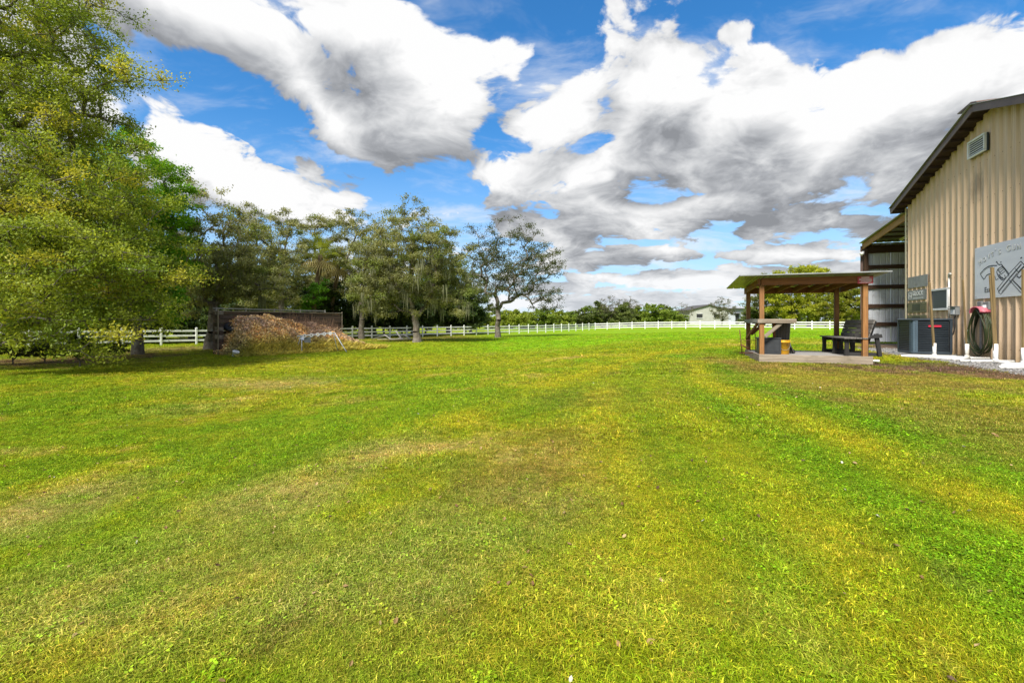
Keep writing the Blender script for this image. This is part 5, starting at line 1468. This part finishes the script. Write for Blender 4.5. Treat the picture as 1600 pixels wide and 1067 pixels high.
# ------------------------------------------------------------------ white three-rail fences
def fence(name, label, P, Q, step=2.44, first=True):
    P, Q = Vector(P), Vector(Q); d = Q - P; n = int(round(d.length / step)); d.normalize()
    o = thing(name, label, 'fence', (P.x, P.y, gz(P.x, P.y)))
    pts = []
    for k in range(n + 1):
        q = P + d * step * k; z = gz(q.x, q.y); q = Vector((q.x, q.y, z)); pts.append(q)
        if k == 0 and not first: continue
        p_ = box('post', q + Vector((0, 0, .66)), (.13, .13, 1.42), M['white_vinyl'], o, True, rotz=math.atan2(d.y, d.x), bev=.006)
        cp = mobj('cap', CAPM, p_); cp.location = (0, 0, .71)
    for k in range(n):
        a, b = pts[k], pts[k + 1]
        for hz in (.36, .76, 1.16):
            u = (b - a).normalized() * .066
            m0, m1 = a + u + Vector((0, 0, hz)), b - u + Vector((0, 0, hz))
            beam('rail', m0, m1, .04, .15, M['white_vinyl'], o, True)
    return o
CAPM = raw_mesh('cap', [(-.08, -.08, 0), (.08, -.08, 0), (.08, .08, 0), (-.08, .08, 0), (-.08, -.08, .03), (.08, -.08, .03), (.08, .08, .03), (-.08, .08, .03), (0, 0, .08)],
                [(3, 2, 1, 0), (0, 1, 5, 4), (1, 2, 6, 5), (2, 3, 7, 6), (3, 0, 4, 7), (4, 5, 8), (5, 6, 8), (6, 7, 8), (7, 4, 8)], M['white_vinyl'])
fdir = Vector((.638, .77, 0)); c0 = Vector((-30, 35, 0)); corner = c0 + fdir * 73.2
fence('rail_fence', 'white three-rail fence running along the wood past the oaks', c0 - fdir * 9.76, corner)
fence('rail_fence', 'white three-rail fence across the far end of the field', corner, corner + Vector((.894, -.447, 0)) * 65.88, first=False)

# ------------------------------------------------------------------ timber backstop with its overgrown mound
WA, WB = Vector((-17.6, 27.0, 0)), Vector((-12.9, 34.0, 0))
wd = (WB - WA).normalized(); wn = Vector((wd.y, -wd.x, 0)); WL = (WB - WA).length; WZ = -.98; WTOP = 1.62
bs = thing('timber_backstop', 'dark wall of stacked railway ties behind the weedy mound', 'wall', (WA.x, WA.y, WZ), 0)
rs = np.random.RandomState(4)
course = .235; nc = 11
for c in range(nc):
    z = WZ + .05 + (c + .5) * course
    u = -.1 + (1.3 if c % 2 else 0.0)
    u0 = -.1
    cuts = [u0] + [q for q in np.arange(u0 + (1.3 if c % 2 else 2.6), WL, 2.6)] + [WL + .05]
    for a, b in zip(cuts, cuts[1:]):
        off = rs.randn() * .018
        p = WA + wd * (a + .008) + wn * off; q = WA + wd * (b - .008) + wn * (off + rs.randn() * .008)
        beam('tie', (p.x, p.y, z), (q.x, q.y, z), .23, course - .012, M['tie_wood'], bs, True, bev=.015)
    # short return at the near end, tie ends showing
    if c % 2 == 0 or c > 8:
        p = WA + wd * .02 + wn * .13; q = WA + wd * .02 + wn * .72
        beam('tie', (p.x, p.y, z), (q.x, q.y, z), .24, course - .012, M['tie_end'] if c in (4, 6, 10) else M['tie_wood'], bs, True, bev=.015)
    else:
        p = WA + wd * -.10 + wn * .60; q = WA + wd * .14 + wn * .60
        beam('tie', (p.x, p.y, z), (q.x, q.y, z), .23, course - .012, M['tie_wood'], bs, True, bev=.015)
        p = WA + wd * .02 + wn * .13; q = WA + wd * .02 + wn * .48
        beam('tie', (p.x, p.y, z), (q.x, q.y, z), .22, course - .012, M['tie_wood'], bs, True, bev=.015)
def wpt(u, v, z): p = WA + wd * u + wn * v; return Vector((p.x, p.y, z))
beam('top_plank', wpt(-.1, .05, WTOP + .03), wpt(WL + .1, .05, WTOP + .03), .26, .05, M['grey_wood'], bs, True)
beam('rail', wpt(-.15, .02, WTOP + .20), wpt(WL * .86, .02, WTOP + .17), .045, .07, M['deck_wood'], bs, True)
for u in (.02, 1.7, 3.5, 5.3, 7.2):
    beam('rail_post', wpt(u, .07, WTOP + .06), wpt(u, .07, WTOP + .26), .06, .06, M['deck_wood'], bs, True)
for u, v in ((-.17, .74), (WL + .13, .14)):
    beam('corner_pole', wpt(u, v, WZ), wpt(u, v, WTOP + .12), .05, .05, M['grey_wood'], bs, True)
# mound
def mound_h(u, v):
    prof = sstep(-.25, 1.2, u) * sstep(WL + 1.4, WL * .74, u)
    crest = 2.15 * prof * (.86 + .14 * np.sin(u * .7 + .2)) 
    h = crest * np.clip(1 - (v / 3.0) ** 1.7, 0, 1)
    return h + (fbm(u * 1.7 + 7, v * 1.7, 3) - .5) * .55 * np.clip(h, 0, 1)
uu, vv = np.meshgrid(np.linspace(-.3, WL + 1.3, 60), np.linspace(.13, 3.1, 26))
U, Vv = uu.ravel(), vv.ravel()
X = WA.x + wd.x * U + wn.x * Vv; Y = WA.y + wd.y * U + wn.y * Vv
Z = ground_z(X, Y) - .04 + mound_h(U, Vv)
nu, nv = 60, 26
i, j = np.meshgrid(np.arange(nv - 1), np.arange(nu - 1), indexing='ij')
Fq = np.stack([i * nu + j, (i + 1) * nu + j, (i + 1) * nu + j + 1, i * nu + j + 1], -1).reshape(-1, 4)
mm = surf('mound_soil', (.30, .20, .125), (.17, .11, .07), .95, 3.0, detail=7, bump=1.0, bscale=12)
o = mobj('mound', np_mesh('mound', np.stack([X, Y, Z], 1), Fq, mm, smooth=True)); tag(o, 'earth mound heaped against the timber wall', kind='structure')
n = 52000
rs = np.random.RandomState(6)
U = -.3 + rs.rand(n) * (WL + 1.75); Vv = .15 + rs.rand(n) * 3.35
hm = mound_h(U, Vv); toe = Vv > 2.35
X = WA.x + wd.x * U + wn.x * Vv; Y = WA.y + wd.y * U + wn.y * Vv; Z = ground_z(X, Y) - .04 + hm
ok = (hm > .05) | (toe & (rs.rand(n) < .8)) | (U > WL - .4)
U, Vv, X, Y, Z, hm, toe = (q[ok] for q in (U, Vv, X, Y, Z, hm, toe)); n = len(U)
pat = fbm(U * .9 + 3, Vv * .9, 3)[:, None]
c1, c2, c3 = np.array((.76, .54, .28)), np.array((.55, .39, .29)), np.array((.62, .53, .07))
col = c1 * (1 - sstep(.42, .6, pat)) + c2 * sstep(.42, .6, pat)
tz = sstep(1.9, 2.6, Vv)[:, None]; col = col * (1 - tz * .85) + c3 * tz * .85
gl = (sstep(1.3, .2, U) * sstep(.6, 1.5, Vv) * .6)[:, None]; col = col * (1 - gl) + np.array((.14, .16, .03)) * gl
col = col * np.exp(rs.randn(n, 1) * .28)
hh = (.07 + .20 * rs.rand(n) ** 2) * np.where(U > WL * .62, 1.4, 1.0) * np.where(toe, 1.2, 1)
an = rs.rand(n) * 6.283; ln = .1 + .9 * rs.rand(n); w = .012 + .016 * rs.rand(n); wa = rs.rand(n) * 6.283
P = np.stack([X, Y, Z], 1); d = np.stack([np.cos(an) * ln * hh, np.sin(an) * ln * hh, hh], 1); wv = np.stack([np.cos(wa) * w, np.sin(wa) * w, 0 * w], 1)
VV = np.stack([P - wv, P + wv, P + d * .6 + wv * .9, P + d + np.stack([d[:, 0] * .3, d[:, 1] * .3, -hh * .15], 1)], 1).reshape(-1, 3)
FL_ = ~toe & (rs.rand(n) < .75)
VF, FF_, CF = leaves(P[FL_] + np.stack([rs.randn(FL_.sum()) * .05, rs.randn(FL_.sum()) * .05, rs.rand(FL_.sum()) * .30], 1), .12, rs, col[FL_] * 1.2, up=.2, wide=.7, jitter=.45)
VV = np.concatenate([VV, VF]); col = np.concatenate([np.repeat(col, 4, 0), CF]); n = len(VV) // 4
o = mobj('dry_weeds', np_mesh('dry_weeds', VV, np.arange(n * 4).reshape(-1, 4), M['dry'], col)); tag(o, 'tangle of dry tan weeds over the earth mound', 'weeds', kind='stuff')
# taller dead stalks on the right of the mound
n = 420
U = WL * (.45 + .5 * rs.rand(n)); Vv = .3 + 1.3 * rs.rand(n)
S0 = np.stack([WA.x + wd.x * U + wn.x * Vv, WA.y + wd.y * U + wn.y * Vv, 0 * U], 1); S0[:, 2] = ground_z(S0[:, 0], S0[:, 1]) + mound_h(U, Vv) - .05
S1 = S0 + np.stack([rs.randn(n) * .16, rs.randn(n) * .16, .45 + .55 * rs.rand(n)], 1)
Vs, Fs = frusta(S0, S1, np.full(n, .009), np.full(n, .004), 3)
o = mobj('dead_stalks', np_mesh('dead_stalks', Vs, Fs, M['dry'], np.tile(np.array([[.36, .23, .15]]), (len(Vs), 1)))); tag(o, 'tall dead reddish stalks on the right of the mound', 'weeds', kind='stuff')
def tyre(label, u, v, z, tilt, rot, R=.36, r=.11):
    p = wpt(u, v, 0); z0 = gz(p.x, p.y) - .04 + float(mound_h(np.array([u]), np.array([v]))[0]) + z
    o = thing('tyre', label, 'tyre', (p.x, p.y, z0), 0, 'old tyres on the mound'); o.rotation_euler = (tilt, 0, rot)
    prof = [(R - r * .9, -.06), (R - r * .3, -.10), (R + r * .6, -.09), (R + r, -.05), (R + r, .05), (R + r * .6, .09), (R - r * .3, .10), (R - r * .9, .06), (R - r * .9, -.06)]
    lathe('carcass', prof, M['black'], o, sides=26)
    lathe('tread', [(R + r + .004, -.045), (R + r + .014, -.03), (R + r + .014, .03), (R + r + .004, .045)], M['tarp'], o, sides=26)
for a_ in ((.75, .50, .10, .55, .6), (1.65, .46, .02, .50, .4)):
    tyre('old black tyre leaning on the timber wall atop the mound', *a_)
# plate rack: row of round white targets on a bar
Yr = 28.3
tr = thing('target_rack', 'white pipe rack holding five round target plates before the mound', 'target rack', tuple(on_ground(474, Yr)))
a, b = px_depth(464, 525.5, Yr), px_depth(523, 520, Yr + .9)
tube('bar', [a, b], .038, M['galv_wall'], tr, True)
def foot(px, y): return on_ground(px, y)
tube('leg', [a.lerp(b, .12), foot(471.5, Yr - .15)], .026, M['galv_wall'], tr, True); tube('leg', [a.lerp(b, .10), foot(462, Yr + .5)], .026, M['galv_wall'], tr, True)
tube('leg', [b, foot(542, Yr + .6)], .030, M['galv_wall'], tr, True); tube('leg', [b.lerp(a, .04), foot(528, Yr + 1.4)], .026, M['galv_wall'], tr, True)
for k, (px, py) in enumerate(((476.5, 526), (487, 525), (497, 524), (507, 523), (516.5, 521.5))):
    t = (px - 464) / 59; p = a.lerp(b, t) + Vector((0, -.07, -.01))
    V, F = tube_arrays([p + Vector((0, -.012, 0)), p + Vector((0, .012, 0))], .115, 18)
    pl = mobj('plate', raw_mesh('plate', V, F, M['white_paint']), tr, True)
    if k in (1, 2, 3, 0):
        V, F = tube_arrays([p + Vector((0, -.018, -.0)), p + Vector((0, -.0125, 0))], .038, 12)
        mobj('centre_spot', raw_mesh('centre_spot', V, F, M['rust'] if k != 2 else M['bucket']), pl).matrix_parent_inverse = pl.matrix_basis.inverted()
p = a.lerp(b, .28)
box('hanging_sheet', p + Vector((0, -.03, -.28)), (.42, .015, .36), M['box_grey'], tr, True)
p = on_ground(367.5, 25.1)
o = thing('white_bucket', 'battered white bucket lying at the foot of the mound', 'bucket', p + Vector((0, 0, .14))); o.rotation_euler = (.35, .25, .5)
lathe('pail', [(.13, -.17), (.135, -.165), (.16, .16), (.172, .165), (.172, .19), (.155, .19), (.128, -.14), (0, -.14)], M['white_paint'], o, sides=20)
tube('handle', [Vector((.17 * math.cos(t), .17 * math.sin(t), .16 - .05 * math.sin(t))) for t in np.linspace(0, math.pi, 11)], .005, M['box_grey'], o, sides=5)
o = thing('scrap_paper', 'scrap of white sheet caught in the weeds on the mound', 'scrap', tuple(wpt(4.0, 2.3, -.35)))
V = [(-.16, -.1, 0), (.0, -.13, .05), (.17, -.08, -.02), (-.13, .0, .10), (.03, .0, .13), (.15, .02, .06), (-.1, .1, .20), (.02, .12, .17), (.12, .1, .19)]
q = mobj('sheet', raw_mesh('sheet', V + [(x, y + .012, z + .004) for x, y, z in V], [(0, 1, 4, 3), (1, 2, 5, 4), (3, 4, 7, 6), (4, 5, 8, 7), (9, 12, 13, 10), (10, 13, 14, 11), (12, 15, 16, 13), (13, 16, 17, 14)], M['white_paint']), o); q.scale = (1.2, 1.2, 1.2)
o.location.z = gz(o.location.x, o.location.y) + float(mound_h(np.array([4.0]), np.array([2.3]))[0]) + .1
q2 = tube('string', [Vector((.0, .1, .2)), Vector((.1, .2, .05))], .006, M['pvc'], o, sides=5)
# lumber heap under the mossy oak
lm = thing('lumber_heap', 'heap of bleached boards under the mossy oak', 'lumber', tuple(on_ground(612, 48.5)))
for (q0, y0, h0, q1, y1, h1) in ((590, 48.5, .05, 632, 48.0, .12), (600, 48.2, .55, 612, 47.5, .05), (618, 48.6, .95, 628, 47.6, .06), (625, 48.2, .35, 641, 48.6, .30), (622, 48.9, .15, 645, 47.9, .10), (583, 48.9, .10, 604, 49.2, .45), (607, 47.4, .06, 640, 47.3, .08), (630, 48.6, .60, 642, 47.8, .05)):
    a, b = on_ground(q0, y0), on_ground(q1, y1)
    beam('board', a + Vector((0, 0, h0)), b + Vector((0, 0, h1)), .14, .05, M['deck_wood'], lm, True)
